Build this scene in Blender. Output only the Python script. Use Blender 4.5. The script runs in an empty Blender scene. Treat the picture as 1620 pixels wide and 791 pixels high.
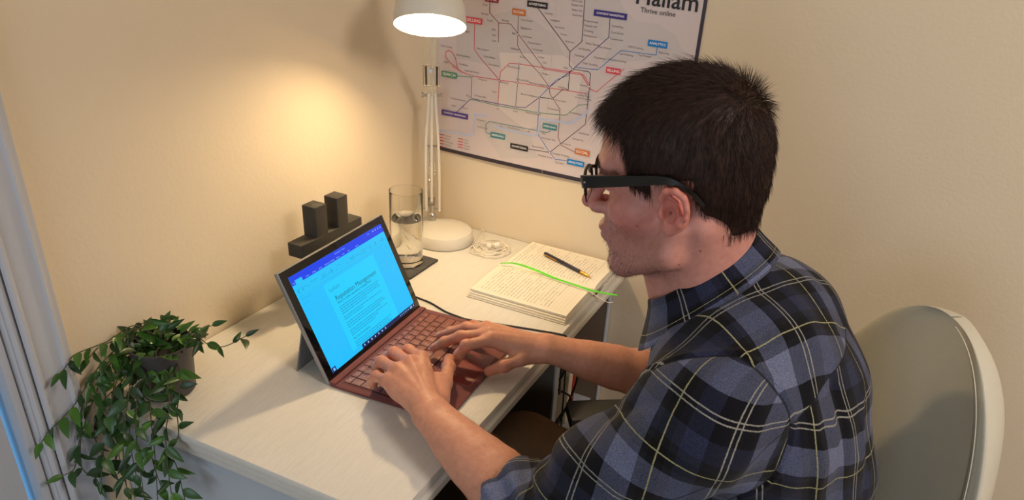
import bpy, bmesh, math, random
import numpy as np
from mathutils import Vector, Matrix, noise as mnoise
R_ = math.radians
SC = bpy.context.scene
COL = SC.collection
random.seed(7); rng = np.random.default_rng(7)

# ------------------------------------------------------------------ camera
cam = bpy.data.cameras.new('camera'); camo = bpy.data.objects.new('camera', cam); COL.objects.link(camo)
_r = Matrix(((0.915375, -0.253351, 0.312893), (0.393161, 0.395195, -0.830208), (0.086681, 0.882969, 0.461359)))
camo.matrix_world = Matrix.Translation((0.9753, -1.4911, 1.4796)) @ _r.to_4x4()
cam.sensor_width = 36.0; cam.lens = 25.704
cam.shift_x = -0.05722; cam.shift_y = 0.03978
cam.clip_start = 0.02; cam.clip_end = 60
SC.camera = camo

# ------------------------------------------------------------------ world, lights, exposure
w = bpy.data.worlds.new('world'); SC.world = w; w.use_nodes = True
bg = w.node_tree.nodes['Background']; bg.inputs[0].default_value = (0.20, 0.58, 1.0, 1); bg.inputs[1].default_value = 4.0
SC.view_settings.view_transform = 'Standard'; SC.view_settings.look = 'None'
SC.view_settings.gamma = 1.0; SC.view_settings.exposure = 0.0

def area(name, loc, target, sx, sy, power, color):
    l = bpy.data.lights.new(name, 'AREA'); l.shape = 'RECTANGLE'; l.size = sx; l.size_y = sy
    l.energy = power; l.color = color
    o = bpy.data.objects.new(name, l); COL.objects.link(o); o.location = loc
    o.rotation_euler = (Vector(target) - Vector(loc)).to_track_quat('-Z', 'Y').to_euler()
    return o
area('ceiling_light', (2.15, -1.15, 2.30), (1.5, -0.7, 0.9), 0.5, 0.5, 22.0, (1.0, 0.86, 0.77))
area('window_daylight', (0.9, -3.35, 1.25), (0.3, -0.8, 0.7), 1.1, 1.1, 18.0, (0.66, 0.82, 1.0))

# ------------------------------------------------------------------ materials
def s2l(c):
    return tuple(((v/255)/12.92 if v/255 <= 0.04045 else ((v/255+0.055)/1.055)**2.4) for v in c) + (1.0,)
def nmat(name):
    m = bpy.data.materials.new(name); m.use_nodes = True
    return m, m.node_tree.nodes, m.node_tree.links, m.node_tree.nodes['Principled BSDF']
def mat(name, rgb, rough=0.5, metal=0.0, spec=0.5, bump=0.0, bscale=200.0, stretch=(1,1,1), var=0.0, vscale=20.0, sheen=0.0, sss=0.0, coat=0.0):
    m, N, L, p = nmat(name)
    c = s2l(rgb)
    p.inputs['Base Color'].default_value = c; p.inputs['Roughness'].default_value = rough
    p.inputs['Metallic'].default_value = metal; p.inputs['Specular IOR Level'].default_value = spec
    if sheen: p.inputs['Sheen Weight'].default_value = sheen
    if coat: p.inputs['Coat Weight'].default_value = coat
    if sss:
        p.inputs['Subsurface Weight'].default_value = sss; p.inputs['Subsurface Radius'].default_value = (0.012, 0.005, 0.003)
        p.inputs['Subsurface Scale'].default_value = 0.6
    if bump or var:
        t = N.new('ShaderNodeTexCoord'); mp = N.new('ShaderNodeMapping'); mp.inputs['Scale'].default_value = stretch
        L.new(t.outputs['Object'], mp.inputs['Vector'])
    if bump:
        n = N.new('ShaderNodeTexNoise'); n.inputs['Scale'].default_value = bscale; n.inputs['Detail'].default_value = 4
        b = N.new('ShaderNodeBump'); b.inputs['Strength'].default_value = bump; b.inputs['Distance'].default_value = 0.002
        L.new(mp.outputs[0], n.inputs['Vector']); L.new(n.outputs[0], b.inputs['Height']); L.new(b.outputs[0], p.inputs['Normal'])
    if var:
        n = N.new('ShaderNodeTexNoise'); n.inputs['Scale'].default_value = vscale; n.inputs['Detail'].default_value = 5
        r = N.new('ShaderNodeValToRGB'); r.color_ramp.elements[0].position = 0.3; r.color_ramp.elements[1].position = 0.7
        r.color_ramp.elements[0].color = tuple(v*(1-var) for v in c[:3])+(1,); r.color_ramp.elements[1].color = tuple(min(1, v*(1+var)) for v in c[:3])+(1,)
        L.new(mp.outputs[0], n.inputs['Vector']); L.new(n.outputs[0], r.inputs[0]); L.new(r.outputs[0], p.inputs['Base Color'])
    return m
def emit(name, rgb, strength):
    m, N, L, p = nmat(name)
    p.inputs['Base Color'].default_value = (0.02, 0.02, 0.02, 1); p.inputs['Roughness'].default_value = 0.15
    p.inputs['Specular IOR Level'].default_value = .25; p.inputs['Emission Color'].default_value = s2l(rgb); p.inputs['Emission Strength'].default_value = strength
    return m
M = {}
M['wall'] = mat('wall_paint', (226, 211, 184), 0.75, spec=0.25, bump=0.25, bscale=130, var=0.02, vscale=3)
M['gloss_white'] = mat('gloss_white_paint', (190, 194, 202), 0.4, bump=0.12, bscale=60, stretch=(6, 6, 0.6))
M['desk'] = mat('white_painted_wood', (226, 222, 212), 0.42, bump=0.35, bscale=55, stretch=(9, 0.8, 9), var=0.035, vscale=30)
M['desk_side'] = mat('white_laminate', (186, 194, 202), 0.5, bump=0.1, bscale=60, stretch=(9, 9, 1))
M['inner'] = mat('shaded_inner_panel', (112, 98, 82), 0.6)  # under-desk shade put into the colour: darker than the outer side panel
M['carpet'] = mat('grey_carpet', (120, 110, 100), 0.95, bump=0.8, bscale=400, var=0.2, vscale=200)
M['ceiling'] = mat('ceiling_paint', (235, 230, 220), 0.9, bump=0.2)
M['lamp_white'] = mat('lamp_white_enamel', (218, 213, 200), 0.35)
M['chrome'] = mat('brushed_steel', (190, 188, 184), 0.28, metal=1.0)
M['dark_steel'] = mat('dark_steel', (90, 88, 86), 0.35, metal=1.0)
M['bulb'] = emit('bulb_glow', (255, 222, 172), 500)
M['black'] = mat('black_plastic', (9, 9, 10), 0.55, bump=0.1, bscale=500)
M['ornament'] = mat('dark_grey_ornament', (44, 42, 39), 0.6, bump=0.25, bscale=300, var=0.12, vscale=60)
M['slate'] = mat('slate_coaster', (66, 66, 66), 0.8, bump=1.0, bscale=70, stretch=(1, 3, 1), var=0.35, vscale=60)
M['paper'] = mat('notebook_paper', (240, 232, 212), 0.85, bump=0.1, bscale=100)
M['cover'] = mat('notebook_cover', (214, 206, 188), 0.7)
M['ink'] = mat('pencil_ink', (120, 112, 112), 0.8)
M['ruled'] = mat('ruled_line', (200, 194, 190), 0.8)
M['green'] = mat('green_ribbon', (98, 214, 48), 0.5, bump=0.3, bscale=800)
M['gold'] = mat('brass_gold', (226, 176, 84), 0.25, metal=1.0)
M['navy_pen'] = mat('dark_pen_barrel', (40, 40, 58), 0.35)
M['white_plastic'] = mat('white_plastic', (236, 228, 212), 0.35)
M['tablet_metal'] = mat('silver_magnesium', (168, 170, 172), 0.38, metal=0.75)
M['stand_metal'] = mat('grey_kickstand', (132, 134, 138), 0.5, metal=0.4)
M['bezel'] = mat('black_glass_bezel', (10, 10, 12), 0.06, spec=0.6)
M['alcantara'] = mat('burgundy_alcantara', (108, 42, 36), 0.8, bump=0.4, bscale=900, sheen=0.3)
M['key'] = mat('burgundy_key', (124, 70, 62), 0.42)
M['trackpad'] = mat('burgundy_trackpad', (118, 44, 42), 0.32)
M['legend'] = mat('pale_key_legend', (226, 196, 190), 0.5)
M['cable'] = mat('black_cable', (20, 20, 22), 0.5)
M['pot'] = mat('dark_grey_pot', (66, 62, 64), 0.5, bump=0.1)
M['soil'] = mat('dark_soil', (30, 24, 18), 0.95, bump=1, bscale=200)
M['stem'] = mat('brown_green_stem', (58, 62, 34), 0.6)
M['leather'] = mat('cream_leather', (206, 202, 184), 0.42, bump=0.25, bscale=350, var=0.03, vscale=8)
M['stitch'] = mat('cream_stitching', (226, 220, 200), 0.7)
M['seam'] = mat('dark_seam', (120, 112, 98), 0.8)
M['hair'] = mat('dark_brown_hair', (52, 32, 24), 0.55, spec=0.35, var=0.45, vscale=140)
M['stubble'] = mat('brown_stubble', (112, 76, 56), 0.6)
M['arm_hair'] = mat('fair_arm_hair', (158, 108, 74), 0.6)
M['frame'] = mat('black_spectacle_frame', (12, 12, 14), 0.3)
M['trouser'] = mat('brown_trousers', (104, 72, 38), 0.85, bump=0.4, bscale=500, var=0.08, vscale=40)
M['shoe'] = mat('brown_shoe', (60, 40, 28), 0.5)
M['sock'] = mat('grey_sock', (70, 70, 74), 0.9)
M['eye_white'] = mat('eye_white', (225, 215, 208), 0.15)
M['iris'] = mat('brown_iris', (70, 48, 34), 0.1)
M['poster'] = mat('poster_paper', (216, 203, 202), 0.42, var=0.015, vscale=4)
M['poster_border'] = mat('poster_dark_border', (52, 44, 56), 0.4)
def glassm(name, ior, rough=0.0, tint=(1, 1, 1, 1)):
    m, N, L, p = nmat(name); p.inputs['Base Color'].default_value = tint
    p.inputs['Transmission Weight'].default_value = 1.0; p.inputs['IOR'].default_value = ior; p.inputs['Roughness'].default_value = rough
    return m
M['glass'] = glassm('clear_glass', 1.36, 0.0, (0.97, 0.98, 0.97, 1)); M['water'] = glassm('water', 1.33)
M['lens'] = glassm('spectacle_lens', 1.04)
M['ruler'] = glassm('clear_plastic', 1.25, 0.05)
PC = dict(selling=(226, 62, 84), maroon=(150, 30, 62), brown=(140, 72, 62), black=(34, 26, 32), navy=(54, 40, 130), blue=(64, 128, 204), red=(228, 70, 84),
          green=(74, 150, 112), grey=(120, 130, 124), teal=(58, 138, 146), pale=(196, 206, 232), orange=(214, 116, 40), purple=(84, 62, 142),
          z1=(206, 198, 196), z2=(226, 214, 208), white=(245, 240, 238), text=(118, 102, 104), logo=(24, 20, 24), tagblue=(0, 130, 208))
for k, v in PC.items(): M['p_'+k] = mat('print_'+k, v, 0.45)

# leaf: mid green with paler veins from the leaf's own UV
m, N, L, p = nmat('leaf_green'); M['leaf'] = m
uv = N.new('ShaderNodeUVMap'); sp = N.new('ShaderNodeSeparateXYZ'); L.new(uv.outputs[0], sp.inputs[0])
wv = N.new('ShaderNodeTexWave'); wv.inputs['Scale'].default_value = 2.2; wv.inputs['Distortion'].default_value = 1.5; L.new(uv.outputs[0], wv.inputs[0])
oi = N.new('ShaderNodeObjectInfo'); rp = N.new('ShaderNodeValToRGB'); L.new(oi.outputs['Random'], rp.inputs[0])
rp.color_ramp.elements[0].color = s2l((24, 52, 18)); rp.color_ramp.elements[1].color = s2l((70, 116, 32))
e = rp.color_ramp.elements.new(0.6); e.color = s2l((44, 86, 30))
mx = N.new('ShaderNodeMix'); mx.data_type = 'RGBA'; mx.blend_type = 'MULTIPLY'; mx.inputs[0].default_value = 0.2
L.new(rp.outputs[0], mx.inputs[6]); L.new(wv.outputs['Color'], mx.inputs[7]); L.new(mx.outputs[2], p.inputs['Base Color'])
p.inputs['Roughness'].default_value = 0.38

# skin
def skinmat(name):
    m, N, L, p = nmat(name)
    at = N.new('ShaderNodeVertexColor'); at.layer_name = 'tone'
    tc = N.new('ShaderNodeTexCoord'); n = N.new('ShaderNodeTexNoise'); n.inputs['Scale'].default_value = 120; n.inputs['Detail'].default_value = 6
    L.new(tc.outputs['Object'], n.inputs['Vector'])
    r = N.new('ShaderNodeValToRGB'); r.color_ramp.elements[0].position = .3; r.color_ramp.elements[1].position = .7
    r.color_ramp.elements[0].color = (.86, .78, .76, 1); r.color_ramp.elements[1].color = (1, 1, 1, 1)
    mx = N.new('ShaderNodeMix'); mx.data_type = 'RGBA'; mx.blend_type = 'MULTIPLY'; mx.inputs[0].default_value = 0.8
    L.new(n.outputs[0], r.inputs[0]); L.new(at.outputs[0], mx.inputs[6]); L.new(r.outputs[0], mx.inputs[7]); L.new(mx.outputs[2], p.inputs['Base Color'])
    b = N.new('ShaderNodeBump'); b.inputs['Strength'].default_value = .35; b.inputs['Distance'].default_value = .0006
    n2 = N.new('ShaderNodeTexNoise'); n2.inputs['Scale'].default_value = 700; L.new(tc.outputs['Object'], n2.inputs['Vector'])
    L.new(n2.outputs[0], b.inputs['Height']); L.new(b.outputs[0], p.inputs['Normal'])
    p.inputs['Roughness'].default_value = 0.48; p.inputs['Specular IOR Level'].default_value = 0.4
    p.inputs['Subsurface Weight'].default_value = 0.12; p.inputs['Subsurface Radius'].default_value = (0.01, 0.004, 0.002); p.inputs['Subsurface Scale'].default_value = 0.5
    return m
M['skin'] = skinmat('skin')

# tartan: two crossed thread sequences, with lines drawn over them; three UV layers chosen by a seam mask
def plaidmat():
    m, N, L, p = nmat('blue_plaid_flannel')
    def math_(op, a, b=None):
        n = N.new('ShaderNodeMath'); n.operation = op
        for i, v in enumerate((a, b)):
            if v is None: continue
            if isinstance(v, (int, float)): n.inputs[i].default_value = v
            else: L.new(v, n.inputs[i])
        return n.outputs[0]
    def seq(v, off):
        t = math_('FRACT', math_('ADD', math_('DIVIDE', v, 0.134), off))
        r = N.new('ShaderNodeValToRGB'); r.color_ramp.interpolation = 'CONSTANT'
        D = (.0035, .004, .018, 1); K = (.0022, .0022, .003, 1); Cc = (.03, .031, .046, 1); LT = (.235, .26, .37, 1); MD = (.06, .07, .13, 1)
        el = [(0.0, K), (.065, Cc), (.12, LT), (.36, D), (.70, MD), (.87, Cc), (.935, K)]
        cr = r.color_ramp; cr.elements[0].position = 0; cr.elements[0].color = el[0][1]; cr.elements[1].position = el[1][0]; cr.elements[1].color = el[1][1]
        for q, c in el[2:]: x = cr.elements.new(q); x.color = c
        L.new(t, r.inputs[0])
        l = N.new('ShaderNodeValToRGB'); l.color_ramp.interpolation = 'CONSTANT'
        Z = (0, 0, 0, 1); Y = (.33, .32, .17, 1); W = (.28, .28, .24, 1)
        el = [(0.0, Y), (.006, Z), (.510, W), (.522, Z), (.553, W), (.565, Z), (.994, Y)]
        cr = l.color_ramp; cr.elements[0].position = 0; cr.elements[0].color = el[0][1]; cr.elements[1].position = el[1][0]; cr.elements[1].color = el[1][1]
        for q, c in el[2:]: x = cr.elements.new(q); x.color = c
        L.new(t, l.inputs[0])
        return r.outputs[0], l.outputs[0]
    def mix(bt, f, a, b):
        n = N.new('ShaderNodeMix'); n.data_type = 'RGBA'; n.blend_type = bt; n.clamp_factor = True
        if isinstance(f, (int, float)): n.inputs[0].default_value = f
        else: L.new(f, n.inputs[0])
        L.new(a, n.inputs[6]); L.new(b, n.inputs[7]); return n.outputs[2]
    a1 = N.new('ShaderNodeAttribute'); a1.attribute_name = 'plaid_a'; a2 = N.new('ShaderNodeAttribute'); a2.attribute_name = 'plaid_b'
    mk = N.new('ShaderNodeAttribute'); mk.attribute_name = 'yoke'
    gt = math_('GREATER_THAN', mk.outputs['Fac'], 0.0)
    mv = N.new('ShaderNodeMix'); mv.data_type = 'VECTOR'; L.new(gt, mv.inputs[0]); L.new(a1.outputs['Vector'], mv.inputs[4]); L.new(a2.outputs['Vector'], mv.inputs[5])
    a3 = N.new('ShaderNodeAttribute'); a3.attribute_name = 'plaid_c'; mk2 = N.new('ShaderNodeAttribute'); mk2.attribute_name = 'sleeve_side'
    mv2 = N.new('ShaderNodeMix'); mv2.data_type = 'VECTOR'; L.new(math_('GREATER_THAN', mk2.outputs['Fac'], 0.0), mv2.inputs[0]); L.new(mv.outputs[1], mv2.inputs[4]); L.new(a3.outputs['Vector'], mv2.inputs[5])
    sp = N.new('ShaderNodeSeparateXYZ'); L.new(mv2.outputs[1], sp.inputs[0])
    tc = N.new('ShaderNodeTexCoord'); fz = N.new('ShaderNodeTexNoise'); fz.inputs['Scale'].default_value = 260; fz.inputs['Detail'].default_value = 3; L.new(tc.outputs['Object'], fz.inputs['Vector'])
    j = math_('MULTIPLY', math_('SUBTRACT', fz.outputs[0], 0.5), 0.0011)
    cu, lu = seq(math_('ADD', sp.outputs[0], j), 0.0); cv, lv = seq(math_('ADD', sp.outputs[1], j), 0.0)
    base = mix('MIX', 0.5, cu, cv); gm = N.new('ShaderNodeGamma'); gm.inputs[1].default_value = 1.4; L.new(base, gm.inputs[0]); sc_ = N.new('ShaderNodeRGB'); sc_.outputs[0].default_value = (1.15, 1.15, 1.12, 1); base = mix('MULTIPLY', 1.0, gm.outputs[0], sc_.outputs[0]); lines = mix('LIGHTEN', 1.0, lu, lv); c = mix('LIGHTEN', 1.0, base, lines)
    n = N.new('ShaderNodeTexNoise'); n.inputs['Scale'].default_value = 900; n.inputs['Detail'].default_value = 3; L.new(tc.outputs['Object'], n.inputs['Vector'])
    rr = N.new('ShaderNodeValToRGB'); rr.color_ramp.elements[0].position = .33; rr.color_ramp.elements[1].position = .68
    rr.color_ramp.elements[0].color = (.45, .45, .5, 1); rr.color_ramp.elements[1].color = (1.35, 1.32, 1.3, 1); L.new(n.outputs[0], rr.inputs[0])
    c = mix('MULTIPLY', 1.0, c, rr.outputs[0])
    # the sewn seam beside the yoke
    sm = math_('MAXIMUM', math_('LESS_THAN', math_('ABSOLUTE', mk.outputs['Fac']), 0.0009), math_('LESS_THAN', math_('ABSOLUTE', mk2.outputs['Fac']), 0.0012))
    dk = N.new('ShaderNodeRGB'); dk.outputs[0].default_value = (.004, .004, .008, 1)
    c = mix('MIX', math_('MULTIPLY', sm, 0.75), c, dk.outputs[0])
    L.new(c, p.inputs['Base Color'])
    b = N.new('ShaderNodeBump'); b.inputs['Strength'].default_value = .5; b.inputs['Distance'].default_value = .001; L.new(n.outputs[0], b.inputs['Height']); L.new(b.outputs[0], p.inputs['Normal'])
    p.inputs['Roughness'].default_value = .9; p.inputs['Sheen Weight'].default_value = .08; p.inputs['Sheen Roughness'].default_value = .6
    p.inputs['Specular IOR Level'].default_value = .15
    return m
M['plaid'] = plaidmat()

# ------------------------------------------------------------------ geometry helpers
class G:
    """collects vertices and faces in world or local coordinates"""
    def __init__(s): s.v = []; s.f = []
    def add(s, v, f):
        o = len(s.v); s.v += [tuple(map(float, x)) for x in v]; s.f += [tuple(o+i for i in q) for q in f]; return s
    def box(s, a, b, mtx=None, bev=0.0):
        bm = bmesh.new(); bmesh.ops.create_cube(bm, size=1)
        a = Vector(a); b = Vector(b); c = (a+b)/2; d = b-a
        for x in bm.verts: x.co = Vector((x.co.x*d.x, x.co.y*d.y, x.co.z*d.z))+c
        if bev: bmesh.ops.bevel(bm, geom=bm.edges[:], offset=bev, segments=2, affect='EDGES', profile=0.6)
        s.bm(bm, mtx); return s
    def bm(s, bm, mtx=None):
        bm.verts.ensure_lookup_table(); bm.verts.index_update()
        v = [(mtx @ x.co if mtx else x.co.copy()) for x in bm.verts]; f = [[q.index for q in x.verts] for x in bm.faces]; bm.free(); s.add(v, f)
    def tube(s, pts, r, n=10, cap=True, sx=1.0):
        pts = [Vector(q) for q in pts]; rs = r if isinstance(r, (list, tuple)) else [r]*len(pts)
        V = []; up = None
        for i, q in enumerate(pts):
            t = (pts[min(i+1, len(pts)-1)]-pts[max(i-1, 0)]).normalized()
            if up is None: up = Vector((0, 0, 1)) if abs(t.z) < .9 else Vector((1, 0, 0))
            a = t.cross(up).normalized(); up = a.cross(t).normalized()
            for k in range(n):
                an = 2*math.pi*k/n; V.append(q+a*math.cos(an)*rs[i]*sx+up*math.sin(an)*rs[i])
        F = [(i*n+k, i*n+(k+1) % n, (i+1)*n+(k+1) % n, (i+1)*n+k) for i in range(len(pts)-1) for k in range(n)]
        if cap: F += [tuple(range(n))[::-1], tuple((len(pts)-1)*n+k for k in range(n))]
        return s.add(V, F)
    def lathe(s, prof, c=(0, 0, 0), n=40, mtx=None, close=False):
        V = []; c = Vector(c)
        for (r, z) in prof:
            for k in range(n):
                a = 2*math.pi*k/n; q = Vector((r*math.cos(a), r*math.sin(a), z)); V.append((mtx @ q if mtx else q)+c)
        F = [(i*n+k, i*n+(k+1) % n, (i+1)*n+(k+1) % n, (i+1)*n+k) for i in range(len(prof)-1) for k in range(n)]
        if close: F += [((len(prof)-1)*n+k, (len(prof)-1)*n+(k+1) % n, (k+1) % n, k) for k in range(n)]
        else:
            if prof[0][0] > 1e-6: F.append(tuple(range(n))[::-1])
            if prof[-1][0] > 1e-6: F.append(tuple((len(prof)-1)*n+k for k in range(n)))
        return s.add(V, F)
def world_loc(o):
    return o.location.copy() if o.parent is None else world_loc(o.parent)+o.location
def obj(name, g, m, parent=None, smooth=True, local=False, kind=None, ang=35):
    me = bpy.data.meshes.new(name)
    v = g.v
    if parent is not None and not local:
        l = world_loc(parent); v = [(a-l.x, b-l.y, c-l.z) for a, b, c in v]
    me.from_pydata(v, [], g.f); me.materials.append(m)
    if smooth:
        me.polygons.foreach_set('use_smooth', [True]*len(me.polygons))
        try: me.set_sharp_from_angle(angle=R_(ang))
        except Exception: pass
    me.update()
    o = bpy.data.objects.new(name, me); COL.objects.link(o)
    if parent is not None: o.parent = parent
    if kind: o['kind'] = kind
    return o
def thing(name, label, cat, loc=(0, 0, 0), group=None, mtx=None):
    o = bpy.data.objects.new(name, None); COL.objects.link(o); o.empty_display_size = .05
    if mtx is not None: o.matrix_world = mtx
    else: o.location = loc
    return tag(o, label, cat, group)
def tag(o, label, cat, group=None):
    o['label'] = label; o['category'] = cat
    if group: o['group'] = group
    return o
def struct(name, g, m, parent=None, **k):
    o = obj(name, g, m, parent, **k)
    if parent is None: o['kind'] = 'structure'
    return o
_tc = {}
def text_geo(txt, size, align='CENTER', bold=0.0):
    key = (txt, align, bold)
    if key not in _tc:
        cu = bpy.data.curves.new('t', 'FONT'); cu.body = txt; cu.align_x = align; cu.align_y = 'CENTER'; cu.size = 1.0; cu.resolution_u = 2; cu.offset = bold
        o = bpy.data.objects.new('t', cu); COL.objects.link(o); bpy.context.view_layer.update()
        me = o.evaluated_get(bpy.context.evaluated_depsgraph_get()).to_mesh()
        _tc[key] = ([tuple(x.co) for x in me.vertices], [tuple(q.vertices) for q in me.polygons])
        bpy.data.objects.remove(o); bpy.data.curves.remove(cu)
    v, f = _tc[key]
    return [(a*size, b*size) for a, b, c in v], f

# ------------------------------------------------------------------ the room
struct('floor', G().box((-.15, -3.6, -.05), (3.2, .15, 0)), M['carpet'])
struct('ceiling', G().box((-.15, -3.6, 2.4), (3.2, .15, 2.45)), M['ceiling'])
struct('wall_far', G().box((-.12, 0, 0), (3.2, .12, 2.4)), M['wall'])
struct('wall_left', G().box((-.12, -1.012, 0), (0, 0, 2.4)).box((-.12, -3.5, 2.05), (0, -1.012, 2.4)).box((-.12, -3.5, 0), (0, -1.90, 2.05)), M['wall'])
struct('wall_right', G().box((3.0, -3.5, 0), (3.12, 0, 2.4)), M['wall'])
struct('wall_near', G().box((-.12, -3.6, 0), (3.12, -3.48, 2.4)), M['wall'])
struct('baseboard_far', G().box((.56, -.016, 0), (3.0, -.0005, .12), bev=.003), M['gloss_white'])
# door lining with its moulded architrave; a sliver of daylight stands between lining and door leaf
dr = bpy.data.objects.new('door_1', None); COL.objects.link(dr); dr.location = (0, -1.012, 0); dr['kind'] = 'structure'
def arch(y0, y1, x):  return G().box((0.0003, y0, 0), (x, y1, 2.13), bev=.002)
g = arch(-1.010, -.936, .012); g.add(arch(-.985, -.945, .019).v, arch(-.985, -.945, .019).f)
g.tube([(.018, -.990, 0), (.018, -.990, 2.13)], .0055, 8); g.tube([(.014, -1.002, 0), (.014, -1.002, 2.13)], .0045, 8); g.tube([(.019, -.952, 0), (.019, -.952, 2.13)], .004, 8)
obj('architrave', g, M['gloss_white'], dr)
obj('door_lining', G().box((-.125, -1.0225, 0), (.006, -1.0125, 2.05), bev=.001), M['gloss_white'], dr)
obj('door_leaf', G().box((-.05, -1.88, .01), (-.012, -1.0325, 2.04), bev=.002), M['gloss_white'], dr)
obj('door_handle', G().tube([(-.012, -1.82, 1.0), (.04, -1.82, 1.0), (.04, -1.72, 1.0)], .009, 10), M['chrome'], dr)

# ------------------------------------------------------------------ desk
DK = thing('desk', 'white painted wooden desk pushed into the corner under the poster', 'desk', (.27, -.45, 0))
obj('worktop', G().box((.002, -.908, .735), (.538, -.002, .75), bev=.0025), M['desk'], DK)
obj('edge_moulding', G().box((.004, -.904, .718), (.546, -.003, .7335), bev=.004).box((.004, -.900, .706), (.536, -.004, .7175), bev=.002), M['desk'], DK)
obj('side_panel', G().box((.012, -.893, 0), (.520, -.874, .7055), bev=.001), M['desk_side'], DK)
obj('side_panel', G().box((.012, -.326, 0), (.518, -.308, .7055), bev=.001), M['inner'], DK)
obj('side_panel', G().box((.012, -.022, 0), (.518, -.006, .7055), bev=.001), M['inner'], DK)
obj('back_panel', G().box((.003, -.893, .3), (.0115, -.006, .7055)), M['desk_side'], DK)
for y in (-.326, -.022): obj('edge_strip', G().box((.5183, y-.001, 0), (.5225, y+.019, .7055), bev=.0008), M['desk_side'], DK)
for z in (.10, .36): obj('shelf', G().box((.0125, -.3075, z), (.505, -.0225, z+.016), bev=.001), M['desk_side'], DK)
tag(obj('storage_box', G().box((.22, -.285, .377), (.44, -.17, .47), bev=.006).box((.215, -.29, .4705), (.445, -.165, .486), bev=.004), M['white_plastic']), 'white lidded box on the open shelf under the desk', 'box')
tag(obj('file_folder', G().box((.25, -.155, .377), (.49, -.13, .55), bev=.003), M['paper']), 'pale paper folder standing on the shelf beside the white box', 'folder')
tag(obj('red_notebook', G().box((.30, -.115, .377), (.485, -.095, .572), bev=.002), mat('red_cover', (170, 30, 24), .5)), 'red covered notebook standing on the open shelf under the desk', 'notebook')
c = [(.515, -.30, .70), (.525, -.29, .62), (.50, -.27, .56), (.53, -.24, .52), (.51, -.27, .46), (.525, -.285, .38), (.53, -.28, .2), (.5, -.25, .117)]
def spl(pts, n=8, closed=False):
    P = [Vector(q) for q in pts]; out = []
    N_ = len(P); rngi = range(N_ if closed else N_-1)
    for i in rngi:
        if closed: a, b, c, d = P[(i-1) % N_], P[i], P[(i+1) % N_], P[(i+2) % N_]
        else: a, b, c, d = P[max(i-1, 0)], P[i], P[i+1], P[min(i+2, N_-1)]
        for k in range(n):
            t = k/n; out.append(.5*((2*b)+(c-a)*t+(2*a-5*b+4*c-d)*t*t+(3*b-a-3*c+d)*t**3))
    if not closed: out.append(P[-1])
    return out
tag(obj('hanging_cable', G().tube(spl(c), .0025, 8).tube(spl([(.52, -.29, .56), (.50, -.23, .60), (.515, -.17, .54), (.50, -.2, .44), (.5, -.29, .42)]), .0025, 8), M['cable']), 'black cables hanging in front of the open shelf under the desk', 'cable')
ROUTES= [["selling", [[127.6, 1238.1], [128.1, 1182.8], [145.2, 1166.2], [195.4, 1125.6]]], ["maroon", [[163.8, 1290.5], [164.8, 1264.6], [187.3, 1247.0], [216.7, 1248.4], [236.3, 1230.0], [304.0, 1166.4]]], ["maroon", [[187.3, 1247.0], [188.1, 1206.3]]], ["brown", [[234.6, 1268.8], [234.7, 1229.8], [235.5, 1206.7], [248.5, 1189.0], [293.2, 1154.8], [317.4, 1131.7], [321.5, 1115.7], [347.6, 1087.1], [348.9, 1071.8], [349.1, 1024.7], [359.2, 1007.9], [394.2, 998.8]]], ["black", [[279.4, 1288.4], [360.4, 1211.7], [360.9, 1183.9], [370.2, 1176.7], [406.2, 1177.4], [411.4, 1173.4], [411.9, 1123.4], [411.0, 1065.1], [332.1, 986.4], [278.2, 983.9]]], ["black", [[383.1, 1321.4], [385.2, 1236.0], [360.4, 1211.7]]], ["navy", [[442.0, 1288.6], [443.8, 1252.6], [370.2, 1176.7], [320.2, 1132.1], [296.9, 1104.9], [264.4, 1076.1], [238.2, 1073.1], [124.0, 1072.5], [84.5, 1032.6]]], ["blue", [[549.0, 1247.0], [549.2, 1232.5], [473.1, 1230.5], [426.7, 1184.4], [373.6, 1181.1], [359.1, 1161.7], [332.8, 1147.7], [296.9, 1104.9], [297.0, 1025.4], [332.1, 986.4], [347.8, 973.2], [376.4, 976.3]]], ["red", [[485.2, 1195.9], [445.8, 1156.1], [429.1, 1138.7], [415.4, 1141.4], [391.0, 1168.2], [304.0, 1166.4]]], ["red", [[72.3, 1137.2], [92.0, 1129.9], [124.4, 1123.6], [195.4, 1125.6], [240.8, 1127.8], [317.7, 1128.7], [406.8, 1131.0]]], ["red", [[85.8, 1136.7], [80.5, 1156.6], [71.8, 1168.6], [62.0, 1171.2], [54.7, 1165.6], [54.8, 1155.3], [63.5, 1145.8], [85.8, 1135.7], [98.2, 1127.2]]], ["red", [[195.4, 1125.6], [196.3, 1143.6], [218.4, 1166.2], [241.8, 1168.2], [303.8, 1169.3], [388.1, 1171.2], [396.5, 1167.6], [412.9, 1149.3]]], ["selling", [[195.4, 1125.6], [194.5, 1068.1]]], ["green", [[84.9, 1117.8], [124.5, 1121.0], [124.1, 1070.3], [196.9, 1068.5], [238.4, 1069.4], [296.6, 1070.3], [350.4, 1074.7], [364.2, 1077.2], [390.5, 1103.7], [410.8, 1108.3]]], ["grey", [[241.8, 1168.2], [239.4, 1073.3]]], ["black", [[294.1, 1104.5], [327.9, 1106.6], [353.5, 1133.6], [363.6, 1131.8], [363.6, 1172.2]]], ["teal", [[330.9, 1036.1], [322.8, 1030.3], [174.5, 1028.6], [165.7, 1019.9], [167.6, 1001.0], [181.9, 999.3]]], ["pale", [[38.4, 982.3], [126.4, 986.6], [132.6, 990.0], [134.3, 1037.6], [167.9, 1040.4]]], ["pale", [[187.0, 1021.1], [223.5, 1017.0], [297.6, 1017.5], [303.3, 1057.4], [376.9, 1061.4], [409.2, 1087.8], [414.5, 1098.8]]]]
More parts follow.
